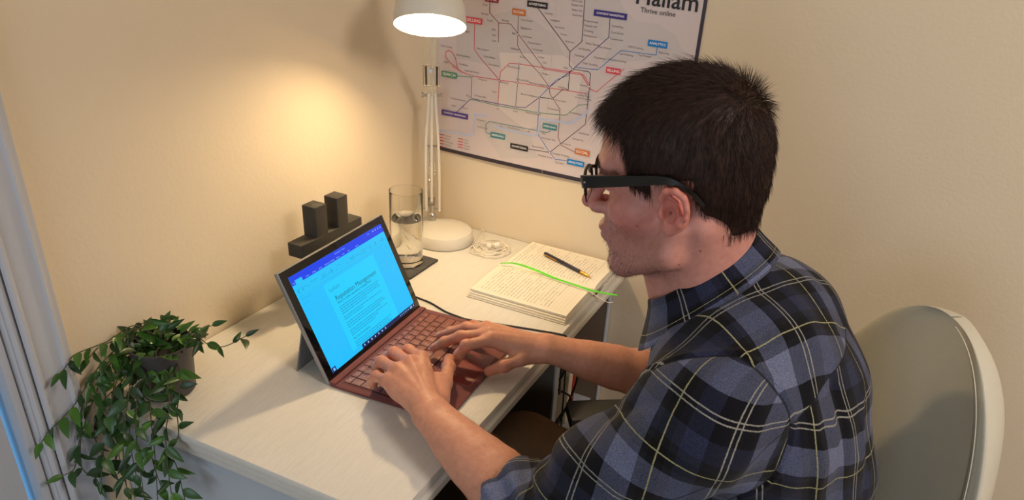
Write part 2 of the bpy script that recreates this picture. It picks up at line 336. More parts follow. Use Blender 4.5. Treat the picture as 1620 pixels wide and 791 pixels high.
TAGS= [["selling", "SELLING", 126.3, 1243.8, 41.9, 13.5], ["maroon", "EMAIL", 169.3, 1293.0, 32.5, 12.2], ["orange", "SOCIAL", 235.3, 1274.9, 31.7, 13.0], ["black", "ADVERTISING", 277.8, 1295.1, 47.6, 12.7], ["navy", "CONTENT MARKETING", 442.1, 1296.2, 71.9, 12.3], ["blue", "ANALYTICS", 549.4, 1254.2, 40.6, 13.2], ["red", "SELLING", 461.9, 1187.5, 32.5, 13.1], ["green", "SEARCH", 65.1, 1117.3, 40.8, 13.6], ["purple", "CONTENT MARKETING", 82.1, 1028.3, 71.3, 14.3], ["teal", "EMERGING", 327.4, 1044.4, 35.0, 13.5], ["teal", "EMERGING", 199.0, 999.8, 37.3, 14.2], ["black", "ADVERTISING", 255.5, 983.8, 45.2, 14.1], ["orange", "SOCIAL", 410.8, 1002.1, 35.2, 14.6], ["blue", "ANALYTICS", 397.7, 975.2, 41.5, 14.9]]
STATIONS= [[234.7, 1229.8], [124.4, 1123.6], [195.4, 1125.6], [240.8, 1127.8], [241.8, 1168.2], [304.0, 1166.4], [294.3, 1155.0], [317.6, 1130.2], [359.1, 1161.7], [370.3, 1175.7], [353.5, 1133.6], [327.9, 1106.6], [296.9, 1104.9], [347.7, 1086.0], [350.4, 1074.7], [296.6, 1070.3], [239.4, 1073.3], [194.5, 1068.1], [149.1, 1071.4], [124.0, 1072.5], [332.1, 986.4], [356.2, 1009.0], [411.0, 1147.0], [406.8, 1131.0], [409.9, 1117.1]]
LABELS= [["Email Testing", 56.4, 1178.6], ["Email Marketing", 99.8, 1164.5], ["CRM", 54.9, 1143.4], ["Workflows", 101.4, 1145.3], ["Lead Generation", 124.1, 1133.4], ["Prospects", 152.9, 1119.8], ["Marketing", 206.1, 1122.2], ["Insights", 108.1, 1218.4], ["Data Capture", 150.5, 1186.1], ["Social Selling", 167.5, 1171.5], ["Automation", 179.9, 1156.3], ["Goals", 152.8, 1279.7], ["Persona", 153.5, 1260.8], ["Target", 165.5, 1248.9], ["Strategy", 204.0, 1253.9], ["KPIs", 176.6, 1231.1], ["ROI", 178.2, 1219.6], ["CPA", 177.6, 1207.8], ["Short Social", 255.0, 1260.6], ["Engagement", 255.0, 1244.5], ["B2B", 225.1, 1229.9], ["Awareness", 257.2, 1227.6], ["Conversations", 275.8, 1216.8], ["Community", 283.9, 1204.4], ["Loyalty", 293.3, 1190.3], ["CLV", 303.0, 1180.0], ["Budget", 307.0, 1157.0], ["Hashtags", 229.7, 1198.5], ["Reach", 249.9, 1183.8], ["Linkedin", 305.3, 1281.0], ["Instagram", 320.8, 1269.2], ["Facebook", 332.6, 1256.8], ["Twitter", 342.3, 1244.1], ["Pinterest", 358.0, 1231.3], ["Programmatic", 402.2, 1278.0], ["Amazon Ads", 401.7, 1268.8], ["Shopping", 398.1, 1258.7], ["Marketplaces", 402.2, 1249.1], ["Search Ads", 366.4, 1313.2], ["Display Ads", 367.2, 1305.2], ["Video Ads", 368.2, 1295.4], ["Social Ads", 370.2, 1285.7], ["Storytelling", 459.8, 1275.7], ["Case Studies", 461.3, 1263.2], ["Testimonials", 460.9, 1250.4], ["White Papers", 409.1, 1233.8], ["Link Building", 392.5, 1221.1], ["Publishing", 382.4, 1206.4], ["Press Release", 437.0, 1230.8], ["Newsletters", 429.2, 1208.6], ["Public Speaking", 408.2, 1193.1], ["Customer Journey", 467.0, 1209.6], ["UTM Tracking", 503.7, 1240.4], ["Call Tracking", 485.7, 1224.0], ["Tag Manager", 525.5, 1227.6], ["Reporting", 564.5, 1238.8], ["Sales", 353.9, 1177.0], ["Security", 398.6, 1147.0], ["Landing Pages", 400.8, 1125.6], ["Conversion Page", 399.8, 1119.4], ["CRO", 345.1, 1134.2], ["Business Intelligence", 292.0, 1132.6], ["Brand Intelligence", 271.1, 1104.7], ["Voice Panel", 347.6, 1105.4], ["Conversions", 332.6, 1084.4], ["Link Building", 384.7, 1084.4], ["Topical Research", 284.2, 1066.5], ["Technical SEO", 251.9, 1134.7], ["Brand Search", 230.3, 1159.0], ["Voice", 183.6, 1097.8], ["Content Calendar", 90.2, 1064.5], ["Blog", 116.5, 1077.6], ["On Page SEO", 148.2, 1081.3], ["Local", 239.9, 1063.9], ["UX", 194.9, 1061.3], ["Video", 78.0, 1047.8], ["Guest", 109.2, 1047.8], ["Innovation", 153.7, 1027.5], ["Visual Search", 156.8, 1011.1], ["VR", 205.2, 1021.7], ["Voice Search", 238.1, 1024.1], ["AI", 276.6, 1024.3], ["PPC", 314.4, 1026.1], ["Key Point Test", 326.8, 1016.1], ["Remarketing", 302.3, 993.0], ["Audience", 371.3, 1013.0], ["Database Forms", 322.5, 975.2], ["Campaign Tracking", 358.2, 986.2], ["Tag Value", 358.2, 967.1], ["Retargeting", 396.9, 1028.6], ["Advertising", 409.3, 1044.0]]
LEGEND= [["maroon", 38.4, 972.7], ["red", 38.5, 965.3], ["maroon", 38.5, 957.8], ["maroon", 38.5, 950.4], ["maroon", 38.6, 942.9], ["orange", 91.9, 972.7], ["red", 92.1, 965.9], ["red", 92.2, 959.1], ["red", 92.3, 952.3]]
ZONES= [["z1", [[78.1, 1231.6], [231.7, 1280.1], [322.2, 1240.4], [347.1, 1203.6], [191.4, 1185.6], [216.3, 1151.8], [85.4, 1157.3]]], ["z1", [[452.5, 1334.1], [470.5, 1310.0], [497.8, 1291.4], [546.8, 1291.2], [582.9, 1276.3], [601.5, 1250.1], [613.4, 1236.1], [432.8, 1199.7], [449.5, 1234.9], [384.0, 1262.8], [387.8, 1326.4]]], ["z2", [[191.4, 1185.6], [347.3, 1201.2], [393.1, 1174.4], [385.4, 1088.6], [270.6, 1025.8], [191.1, 1064.8], [198.9, 1149.1]]], ["z1", [[137.7, 1028.4], [276.4, 1026.9], [304.3, 967.1], [208.8, 947.7]]]]
VINES= [[[0.0652, -0.8315, 0.825], [0.0996, -0.8107, 0.8485], [0.1381, -0.8118, 0.8421], [0.161, -0.8035, 0.8416], [0.1864, -0.7848, 0.858]], [[0.0652, -0.8315, 0.825], [0.1071, -0.8134, 0.8386], [0.1276, -0.8042, 0.863], [0.1352, -0.7984, 0.8681]], [[0.0632, -0.8329, 0.825], [0.034, -0.8476, 0.8614], [0.038, -0.898, 0.8612], [0.03, -0.9408, 0.8603], [0.034, -0.9563, 0.8544], [0.038, -0.9715, 0.8487]], [[0.0635, -0.8332, 0.825], [0.034, -0.8617, 0.8462], [0.038, -0.9035, 0.8587], [0.03, -0.914, 0.8509], [0.034, -0.928, 0.8459]], [[0.0619, -0.834, 0.825], [0.0314, -0.8669, 0.8369], [0.0329, -0.9059, 0.8309], [0.03, -0.9339, 0.8072], [0.034, -0.9628, 0.7875], [0.038, -0.9893, 0.7786], [0.03, -1.0054, 0.7642], [0.034, -1.0178, 0.7578]], [[0.0619, -0.834, 0.825], [0.034, -0.8814, 0.8287], [0.038, -0.9289, 0.8126], [0.03, -0.9505, 0.778], [0.034, -0.967, 0.7329], [0.0432, -0.9815, 0.6879], [0.0639, -0.9796, 0.6771], [0.0738, -0.9815, 0.6671]], [[0.0619, -0.834, 0.825], [0.034, -0.8929, 0.8239], [0.0411, -0.9442, 0.7781], [0.0383, -0.9734, 0.7275], [0.0417, -0.9905, 0.6942], [0.038, -1.006, 0.6903]], [[0.0624, -0.8346, 0.825], [0.046, -0.882, 0.8217], [0.075, -0.9385, 0.787], [0.0806, -0.9638, 0.7377], [0.0903, -0.9873, 0.6887]], [[0.0631, -0.8344, 0.825], [0.0656, -0.8829, 0.8176], [0.1066, -0.9383, 0.7875], [0.1185, -0.9652, 0.731], [0.1453, -0.9904, 0.6677]], [[0.0642, -0.8341, 0.825], [0.0766, -0.8829, 0.8101], [0.1214, -0.9366, 0.7807], [0.1416, -0.9599, 0.725], [0.166, -0.9814, 0.6696]], [[0.0653, -0.8337, 0.825], [0.0856, -0.8745, 0.8082], [0.1302, -0.9194, 0.7839], [0.1523, -0.9422, 0.7279], [0.1751, -0.9694, 0.6635]], [[0.0668, -0.8332, 0.825], [0.1047, -0.8663, 0.81], [0.153, -0.905, 0.7944], [0.1596, -0.9252, 0.7535], [0.1809, -0.9484, 0.6973], [0.1961, -0.9604, 0.6655]], [[0.0689, -0.8325, 0.825], [0.1159, -0.8522, 0.8171], [0.1541, -0.8863, 0.8056], [0.1578, -0.8987, 0.7807], [0.1689, -0.9126, 0.7482], [0.1617, -0.925, 0.7308], [0.1789, -0.9316, 0.7072], [0.2008, -0.9455, 0.6674]], [[0.0682, -0.8328, 0.825], [0.113, -0.8582, 0.8082], [0.147, -0.8987, 0.7881], [0.1328, -0.9188, 0.7616], [0.1403, -0.9389, 0.7204], [0.1647, -0.9517, 0.6807]], [[0.0629, -0.8325, 0.825], [0.0434, -0.8403, 0.855], [0.0363, -0.8669, 0.8553], [0.0329, -0.8876, 0.8205], [0.0406, -0.9082, 0.7781], [0.0594, -0.9289, 0.7281]], [[0.064, -0.8322, 0.825], [0.0621, -0.8518, 0.8217], [0.0643, -0.8932, 0.789], [0.0565, -0.9158, 0.7537], [0.0642, -0.9364, 0.7113], [0.0941, -0.9571, 0.6538]], [[0.0633, -0.8324, 0.825], [0.0492, -0.8546, 0.8361], [0.0573, -0.9005, 0.8023], [0.0366, -0.9284, 0.7662], [0.0399, -0.9507, 0.7238], [0.0734, -0.9601, 0.6842]], [[0.0646, -0.8329, 0.825], [0.0709, -0.8621, 0.8189], [0.096, -0.9023, 0.7945], [0.0931, -0.9318, 0.7434], [0.1183, -0.9539, 0.6865]], [[0.064, -0.8322, 0.825], [0.051, -0.8237, 0.8581], [0.0486, -0.8308, 0.8687], [0.037, -0.8392, 0.8615]], [[0.0652, -0.8315, 0.825], [0.0567, -0.8146, 0.8598], [0.0648, -0.8134, 0.8673]], [[0.065, -0.8323, 0.825], [0.0486, -0.8432, 0.8355], [0.0526, -0.8651, 0.8259], [0.0531, -0.8745, 0.8085]], [[0.066, -0.8324, 0.825], [0.0685, -0.8442, 0.8311], [0.0875, -0.8689, 0.817], [0.1035, -0.8764, 0.7927]]]

# ------------------------------------------------------------------ poster
def wallbow(x, z):      # the sheet bellies off the wall a little along its lower edge
    t = max(0, min(1, (x-.03)/.605)); u = max(0, 1-(z-.93)/.25)
    return -(.002+.006*math.sin(math.pi*t)*u**2+.0015*math.sin(7*t)*u)
PO = thing('wall_poster', 'large printed route-map poster with dark border taped on the wall behind the lamp', 'poster', (.333, 0, .93))
def sheet(x0, x1, z0, z1, off, th, nx=40, nz=20, wob=0.0):
    g = G(); V = []; F = []
    for s in (0, 1):
        for i in range(nx+1):
            for j in range(nz+1):
                x = x0+(x1-x0)*i/nx; z = z0+(z1-z0)*j/nz
                if j == 0 and wob: z += wob*math.sin(9*i/nx+1)
                V.append((x, wallbow(x, z)-off-(th if s else 0), z))
    n = (nx+1)*(nz+1)
    for s in (0, 1):
        for i in range(nx):
            for j in range(nz):
                a = s*n+i*(nz+1)+j; q = (a, a+nz+1, a+nz+2, a+1); F.append(q if s else q[::-1])
    for i in range(nx):
        for j in (0, nz):
            a = i*(nz+1)+j; F.append((a, a+nz+1, a+nz+1+n, a+n))
    for j in range(nz):
        for i in (0, nx):
            a = i*(nz+1)+j; F.append((a, a+1, a+1+n, a+n))
    return g.add(V, F)
obj('printed_sheet', sheet(.034, .636, .9335, 1.356, 0, .0004), M['poster'], PO)
for a in ((.034, .636, .9335, .9425), (.6285, .636, .9425, 1.356), (.034, .6285, 1.3485, 1.356)):
    obj('border_strip', sheet(*a, .0005, .0001, 40 if a[1]-a[0] > .1 else 1, 1 if a[3]-a[2] < .1 else 20), M['poster_border'], PO)
def flat(poly, off, m, name, zs=1000.0, parent=PO, kind=None):
    bm = bmesh.new(); vs = [bm.verts.new((x/1000, 0, z/1000)) for x, z in poly]; bm.faces.new(vs)
    for ax, lo_, hi_ in ((0, .04, .64), (2, .93, 1.36)):
        q = lo_
        while q < hi_:
            c_ = [0, 0, 0]; c_[ax] = q; n_ = [0, 0, 0]; n_[ax] = 1
            bmesh.ops.bisect_plane(bm, geom=bm.verts[:]+bm.edges[:]+bm.faces[:], plane_co=c_, plane_no=n_); q += .03
    bmesh.ops.triangulate(bm, faces=bm.faces[:], ngon_method='EAR_CLIP')
    for v in bm.verts: v.co.y = wallbow(v.co.x, v.co.z)-off
    return obj(name, G_from(bm), m, parent, smooth=False, kind=kind)
def G_from(bm): g = G(); g.bm(bm); return g
def smoothpoly(p, n=4):
    out = []
    for k in range(len(p)):
        a, b, c, d = p[k-1], p[k], p[(k+1) % len(p)], p[(k+2) % len(p)]
        out += [((b[0]*(1-t)+c[0]*t), (b[1]*(1-t)+c[1]*t)) for t in (0.15, .85)]
    return out
for c, p in ZONES: flat(p, .0006 if c == 'z1' else .0007, M['p_'+c], 'map_zone')
def ribbon(pts, wd, off, g):
    P = [Vector((x/1000, z/1000)) for x, z in pts]
    for k in range(len(P)-1):
        a, b = P[k], P[k+1]; d = (b-a)
        if d.length < 1e-6: continue
        n = Vector((-d.y, d.x)).normalized()*wd/2; e = d.normalized()*wd*.35; a2 = a-e; b2 = b+e; m_ = max(1, int(d.length/.04))
        V = []
        for i in range(m_+1):
            q = a2+(b2-a2)*i/m_
            for s in (-1, 1): r = q+n*s; V.append((r.x, wallbow(r.x, r.y)-off, r.y))
        g.add(V, [(2*i, 2*i+2, 2*i+3, 2*i+1) for i in range(m_)])
    return g
for k, (c, p) in enumerate(ROUTES):
    obj('route_line', ribbon(p, .0042 if c == 'pale' else .0013, .0009+.00003*k, G()), M['p_'+c], PO, smooth=False)
def ptext(g, txt, x, z, size, off, align='CENTER', bold=0, italic=0, ang=0, sx=1.0):
    v, f = text_geo(txt, size, align, bold)
    ca, sa = math.cos(ang), math.sin(ang)
    g.add([(x+a*ca*sx-b*sa, wallbow(x+a*ca, z+b)-off, z+a*sa*sx+b*ca) for a, b in v], f); return g
g = G()
for k, (x, z) in enumerate(STATIONS):
    x /= 1000; z /= 1000; n = 10
    g.add([(x+.0024*math.cos(2*math.pi*i/n), wallbow(x, z)-.0017, z+.0024*math.sin(2*math.pi*i/n)) for i in range(n)], [tuple(range(n))])
obj('station_ring', g, M['p_black'], PO, smooth=False, kind='stuff')
g = G()
for k, (x, z) in enumerate(STATIONS):
    x /= 1000; z /= 1000; n = 10
    g.add([(x+.0016*math.cos(2*math.pi*i/n), wallbow(x, z)-.0018, z+.0016*math.sin(2*math.pi*i/n)) for i in range(n)], [tuple(range(n))])
obj('station_dot', g, M['p_white'], PO, smooth=False, kind='stuff')
for c, t, x, z, w_, h_ in TAGS:
    x /= 1000; z /= 1000; w_ /= 1000; h_ /= 1000; h_ = min(h_, .0125)
    yp = min(wallbow(x-w_/2, z-h_/2), wallbow(x+w_/2, z-h_/2), wallbow(x, z-h_/2))-.0018; o = obj('name_plate', G().box((x-w_/2, yp-.0003, z-h_/2), (x+w_/2, yp, z+h_/2)), M['p_tagblue' if c == 'blue' else 'p_'+c], PO, smooth=False)
    v, f = text_geo(t, 1.0, 'CENTER', .02); tw = max(a for a, b in v)-min(a for a, b in v); sz = min(w_*.84/tw, h_*.75)
    obj('lettering', G().add([(x+a*sz, yp-.0006, z+b*sz) for a, b in v], f), M['p_white'], o, smooth=False)
g = G()
for t, x, z in LABELS: ptext(g, t, x/1000, z/1000, .0056, .0014)
obj('station_names', g, M['p_text'], PO, smooth=False, kind='stuff')
for c, x, z in LEGEND:
    o = obj('legend_line', ribbon([(x, z), (x+13, z)], .0022, .0012, G()), M['p_'+c], PO, smooth=False)
g = G(); names = ['Content', 'Search', 'Advertising', 'Technical', 'Marketing', 'Social', 'Selling', 'Emerging', 'Analytics']
for (c, x, z), t in zip(LEGEND, names): ptext(g, t, (x+16)/1000, z/1000, .005, .0014, 'LEFT')
obj('legend_names', g, M['p_text'], PO, smooth=False, kind='stuff')
obj('logo_lettering', ptext(G(), 'Hallam', .556, 1.3385, .047, .0014, bold=.012), M['p_logo'], PO, smooth=False)
obj('tagline_lettering', ptext(G(), 'Thrive online', .541, 1.3135, .0135, .0014), M['p_logo'], PO, smooth=False)
obj('fold_crease', ribbon([(318, 934), (319, 1356)], .0008, .00095, G()), M['p_z1'], PO, smooth=False)

# ------------------------------------------------------------------ desk lamp
LP = thing('desk_lamp', 'white spring-arm desk lamp with lit dome shade in the desk corner', 'lamp', (.114, -.103, .75))
obj('base', G().lathe([(0, .7502), (.066, .7502), (.0705, .752), (.072, .757), (.0705, .770), (.066, .778), (.055, .7825), (.03, .7845), (0, .785)], (.114, -.103, 0), 64), M['lamp_white'], LP)
sx_, sy_ = .067, -.080
obj('pivot_pin', G().lathe([(.0, .783), (.0095, .783), (.0105, .792), (.008, .800), (.006, .802), (.006, .822), (0, .822)], (sx_, sy_, 0), 20), M['chrome'], LP)
perp = Vector((.84, .54, 0)); cv = Vector((sx_, sy_, 0))
def lp(o, z, f=0): q = cv+perp*o+Vector((.54, -.84, 0))*f; return (q.x, q.y, z)
obj('pivot_bracket', G().tube([lp(-.006, .818), lp(-.0065, .84)], .003, 8).tube([lp(.006, .818), lp(.0065, .84)], .003, 8).tube([lp(-.022, .812), lp(.024, .812)], .0016, 8), M['chrome'], LP)
def bar(pts, w_, t_):
    g = G()
    return g.tube(spl(pts, 5), w_, 4, sx=t_/w_)
for s in (-1, 1):
    obj('lower_arm', bar([lp(.0155*s+.002, .806), lp(.0155*s+.001, .90), lp(.0135*s, .99), lp(.0085*s, 1.055), lp(.0075*s, 1.088)], .0042, .0036), M['lamp_white'], LP)
obj('middle_arm', bar([lp(-.001, .83), lp(-.001, .96), lp(0, 1.09)], .0036, .0040), M['lamp_white'], LP)
for s in (-1, 1):
    pts = []
    for k in range(26*8):
        a = k/8*2*math.pi; z = .838+(.965-.838)*k/(26*8); b = lp(.0062*s, z); pts.append((b[0]+.0022*math.cos(a), b[1]+.0022*math.sin(a), z))
    obj('spring', G().tube(pts, .0006, 5), M['chrome'], LP)
obj('spring_plate', G().box((-.011, -.002, -.0015), (.011, .002, .0015), Matrix.Translation(Vector(lp(0, .967)))@Matrix.Rotation(R_(32.7), 4, 'Z')), M['chrome'], LP)
for s in (-1, 1):
    obj('elbow_knob', G().tube([lp(.010*s, 1.083), lp(.0185*s, 1.083)], .0032, 12).tube([lp(.0185*s, 1.083), lp(.0225*s, 1.083)], .0062, 14), M['chrome'], LP)
SHC = Vector((0.2091, -0.3060, 1.2707)); SN = Vector((.239, -.367, -.899)).normalized()
E0 = Vector(lp(0, 1.083)); HN = SHC-SN*.088
def ue(t, o=0, l=0): q = E0.lerp(HN, t)+perp*o+Vector((0, 0, l)); return tuple(q)
obj('upper_arm', bar([ue(-.04, .001), ue(.5, .001), ue(.98, -.001)], .0036, .0046), M['lamp_white'], LP)
obj('upper_arm', bar([ue(.1, .0062), ue(.5, .0048), ue(.95, .003)], .0028, .0028), M['lamp_white'], LP)
fr = G()
for s in (-1, 1): fr.tube([ue(.10, .0175*s), ue(.30, .0165*s)], .0013, 8)
fr.tube([ue(.30, -.0185), ue(.30, .0185)], .0022, 8); fr.tube([ue(.10, -.0185), ue(.10, .0185)], .0018, 8)
obj('balance_frame', fr, M['chrome'], LP)
for s in (-1, 1):
    pts = []
    for k in range(24*8):
        a = k/8*2*math.pi; b = Vector(ue(.11+.18*k/(24*8), .0115*s)); pts.append((b.x+.002*math.cos(a), b.y, b.z+.002*math.sin(a)))
    obj('spring', G().tube(pts, .0006, 5), M['dark_steel'], LP)
obj('adjusting_screw', G().tube([ue(.25, 0, 0), tuple(Vector(ue(.25, 0, 0))+Vector((.004, -.008, 0)))], .0042, 12), M['chrome'], LP)
sm_ = (-SN).to_track_quat('Z', 'Y').to_matrix().to_4x4(); KS = .88
prof = [(.0740, 0), (.0742, .004), (.0735, .018), (.0705, .040), (.0640, .060), (.052, .078), (.036, .090), (.026, .094), (.0245, .125), (.022, .132), (0, .133)]
prof_in = [(.0, .128), (.0225, .122), (.0240, .092), (.035, .0885), (.0505, .0765), (.0625, .0585), (.069, .039), (.072, .018), (.0728, .003), (.0730, 0)]
obj('shade', G().lathe([(a*KS, b*KS) for a, b in prof_in+prof], SHC, 64, sm_), M['lamp_white'], LP)
obj('shade_joint', G().tube([ue(.97), tuple(SHC-SN*.100)], .005, 10), M['chrome'], LP)
obj('bulb', G().lathe([(0, .022), (.011, .024), (.019, .031), (.022, .041), (.019, .052), (.013, .062), (.011, .09), (0, .09)], SHC, 32, sm_), M['bulb'], LP)

# ------------------------------------------------------------------ glass of water on a slate coaster
tag(obj('slate_coaster', G().box((.060, -.322, .7503), (.168, -.211, .7555), bev=.0012), M['slate']), 'square dark slate coaster under the glass of water', 'coaster')
gc = (.120, -.262, .7558)
GL = thing('drinking_glass', 'tall clear measuring glass half full of water on the slate coaster', 'glass', gc)
obj('tumbler', G().lathe([(0, 0), (.030, 0), (.0335, .002), (.0345, .010), (.0352, .06), (.0355, .165), (.0352, .1685), (.0344, .1685), (.0336, .165), (.0332, .06), (.0326, .014), (.028, .010), (0, .0095)], gc, 64), M['glass'], GL)
obj('water', G().lathe([(0, .0100), (.028, .0105), (.0323, .0145), (.0329, .06), (.0331, .104), (.0333, .1052), (.031, .1045), (0, .1043)], gc, 64), M['water'], GL)
g = G()
for k in range(9):
    z = .065+k*.0055; g.tube([(gc[0]+.0358*math.cos(a), gc[1]+.0358*math.sin(a), gc[2]+z) for a in [R_(200+t*(28 if k % 3 == 0 else 18)/5) for t in range(6)]], .0004, 4)
for k in range(4):
    g.tube([(gc[0]+.036*math.cos(R_(300+6*t)), gc[1]+.036*math.sin(R_(300+6*t)), gc[2]+.03+k*.022+.006*math.sin(t*1.3+k)) for t in range(8)], .0006, 4)
obj('embossed_marks', g, M['glass'], GL)

# ------------------------------------------------------------------ hash-shaped ornament
g = G()
bm = bmesh.new()
x0, x1 = .071, .101
for a, b in (((x0, -.517, .7503), (x1, -.486, .961)), ((x0, -.457, .7503), (x1, -.427, .961))): g.box(a, b, bev=.0012)
g2 = G().box((x0-.0005, -.560, .876), (x1+.0005, -.388, .902), bev=.0012).box((x0-.0005, -.560, .805), (x1+.0005, -.388, .832), bev=.0012)
HS = thing('hash_ornament', 'dark grey hash-symbol block ornament standing behind the tablet screen', 'ornament', (.086, -.474, .75))
for k in (0, 1):
    q = G(); n = len(g.v)//2; q.v = g.v[k*n:(k+1)*n]; q.f = [tuple(i-k*n for i in f) for f in g.f if min(f) >= k*n and max(f) < (k+1)*n]; obj('upright', q, M['ornament'], HS)
for k in (0, 1):
    q = G(); n = len(g2.v)//2; q.v = g2.v[k*n:(k+1)*n]; q.f = [tuple(i-k*n for i in f) for f in g2.f if min(f) >= k*n and max(f) < (k+1)*n]; obj('crossbar', q, M['ornament'], HS)

# ------------------------------------------------------------------ earphones
g = G(); rr_ = random.Random(3)
for lo_ in range(7):
    cx, cy = .238+rr_.uniform(-.01, .01), -.092+rr_.uniform(-.012, .012); ra = rr_.uniform(.022, .042); rb = rr_.uniform(.024, .046); ph = rr_.uniform(0, 3)
    pts = [(cx+ra*math.cos(t)*math.cos(ph)-rb*math.sin(t)*math.sin(ph), cy+ra*math.cos(t)*math.sin(ph)+rb*math.sin(t)*math.cos(ph), .7518+lo_*.0007+.0015*(1+math.sin(3*t+lo_))) for t in [2*math.pi*k/30 for k in range(31)]]
    g.tube(pts, .00115, 6)
g.tube(spl([(.20, -.125, .752), (.185, -.085, .753), (.172, -.03, .753), (.165, -.008, .756), (.172, -.012, .756), (.195, -.06, .753), (.20, -.1, .753)], 6), .00115, 6)
EP = thing('earphones', 'white wired earphones coiled on the desk beside the lamp base', 'earphones', (.238, -.092, .75))
obj('cord', g, M['white_plastic'], EP)
for (x, y, a) in ((.236, -.098, .4), (.250, -.088, 2.3)):
    b = G(); mt_ = Matrix.Translation((x, y, .7645))@Matrix.Rotation(a, 4, 'Z')@Matrix.Rotation(1.2, 4, 'X')
    b.lathe([(0, -.006), (.0055, -.005), (.0078, 0), (.0075, .004), (.005, .008), (0, .009)], (0, 0, 0), 16, None)
    b.v = [tuple(mt_@Vector(q)) for q in b.v]; b.tube([tuple(mt_@Vector((0, 0, 0))), tuple(mt_@Vector((.012, 0, -.006))), tuple(mt_@Vector((.022, 0, -.012)))], .0025, 8)
    obj('earbud', b, M['white_plastic'], EP)

# ------------------------------------------------------------------ open notebook
NB = thing('open_notebook', 'open lined notebook with handwritten pages at the far end of the desk', 'notebook', (.425, -.17, .75))
nx0, nx1 = .309, .527
def page_block(y0, y1, hfun, z0, name, n=14, inset=0.0, m=M['paper']):
    V = []; 
    for i in range(n+1):
        y = y0+(y1-y0)*i/n
        for x in (nx0+inset, nx1-inset): V.append((x, y, z0)); V.append((x, y, z0+hfun(i/n)))
    F = []
    for i in range(n):
        a = 4*i; b = a+4
        F += [(a+1, a+3, b+3, b+1), (a, b, b+2, a+2), (a, a+1, b+1, b), (a+2, b+2, b+3, a+3)]
    F += [(0, 2, 3, 1), (4*n, 4*n+1, 4*n+3, 4*n+2)]
    return obj(name, G().add(V, F), m, NB, ang=25)
obj('cover', G().box((nx0-.003, -.322, .7503), (nx1+.003, -.168, .7525), bev=.0008), M['cover'], NB)
obj('cover', G().box((nx0-.003, -.160, .7503), (nx1+.003, -.012, .7525), bev=.0008), M['cover'], NB)
fn = [lambda t, k=k: .0026+.0003*k for k in range(3)]
zz = .7527
page_block(-.319, -.166, lambda t: .0035*(1-.35*math.exp(-((1-t)/.08)**2)), zz, 'page_stack')
page_block(-.316, -.166, lambda t: .0032+.0012*math.sin(3.1*t), zz+.0042, 'page_stack')
page_block(-.312, -.165, lambda t: .0045+.0028*math.sin(2.7*t)-.004*math.exp(-((1-t)/.09)**2), zz+.0090, 'page_stack')
page_block(-.163, -.014, lambda t: .0085+.0022*math.sin(2.6*(1-t))-.0055*math.exp(-(t/.09)**2), zz, 'page_stack')
def ztop(y):
    if y < -.164: t = (y+.312)/.147; return zz+.0090+.0045+.0028*math.sin(2.7*t)-.004*math.exp(-((1-t)/.09)**2)
    t = (y+.163)/.149; return zz+.0085+.0022*math.sin(2.6*(1-t))-.0055*math.exp(-(t/.09)**2)
g = G()
def pstrip(g, x0, x1, y0, y1, w_, off):   # a thin line lying on the page, following its curve
    n = 6; V = []
    dx, dy = x1-x0, y1-y0; L_ = math.hypot(dx, dy)+1e-9; ax, ay = -dy/L_*w_/2, dx/L_*w_/2
    for i in range(n+1):
        x = x0+dx*i/n; y = y0+dy*i/n
        for s in (-1, 1): V.append((x+ax*s, y+ay*s, ztop(y+ay*s)+off))
    g.add(V, [(2*i, 2*i+1, 2*i+3, 2*i+2) for i in range(n)])
for (ya, yb) in ((-.304, -.176), (-.152, -.024)):
    for k in range(26): x = nx0+.012+k*.0076; pstrip(g, x, x, ya, yb, .0004, .0003)
obj('ruled_lines', g, M['ruled'], NB, smooth=False, kind='stuff')
g = G(); r5 = random.Random(11)
for (ya, yb, k0, k1, dens) in ((-.300, -.182, 1, 22, .93), (-.150, -.03, 0, 25, .85)):
    for k in range(k0, k1):
        x = nx0+.0125+k*.0076; y = ya
        yend = yb-r5.uniform(0, .03)*(k % 3)
        while y < yend:
            wl = r5.uniform(.004, .013)
            if r5.random() < dens:
                yy = y; px_, py_ = x, y
                while yy < y+wl:
                    a = yy+.0011; h = r5.uniform(.0006, .0024)*(1 if r5.random() < .8 else 1.5)
                    pstrip(g, px_, x-h, py_, a, .00036, .0005); px_, py_ = x-h, a; a2 = a+.0006
                    pstrip(g, px_, x, py_, a2, .00036, .0005); px_, py_ = x, a2; yy = a2
            y += wl+.003
obj('handwriting', g, M['ink'], NB, smooth=False, kind='stuff')
pts = spl([(.312, -.186, .7735), (.330, -.172, .7735), (.354, -.166, .7725), (.40, -.172, .7715), (.446, -.182, .7708), (.50, -.187, .7702), (.535, -.190, .7705), (.566, -.186, .7705), (.586, -.180, .7700)], 6)
g = G(); V = []
for i, q in enumerate(pts):
    t = pts[min(i+1, len(pts)-1)]-pts[max(i-1, 0)]; n = Vector((-t.y, t.x, 0)).normalized(); w_ = .0012+.0030*min(1, i/14)*(1-.45*max(0, i-30)/20); z = max(q.z, (ztop(q.y)+.0012) if q.x < .527 else 0)
    for s in (-1, 1):
        for dz in (0, .0007): V.append((q.x+n.x*w_*s, q.y+n.y*w_*s, z+dz))
n = len(pts); F = []
for i in range(n-1):
    a = 4*i; b = a+4; F += [(a+1, a+3, b+3, b+1), (a, b, b+2, a+2), (a, a+1, b+1, b), (a+2, b+2, b+3, a+3)]
tag(obj('green_ribbon', G().add(V, F+[(0, 2, 3, 1), (4*n-4, 4*n-3, 4*n-1, 4*n-2)]), M['green']), 'bright green ribbon lying along the fold of the open notebook', 'ribbon')
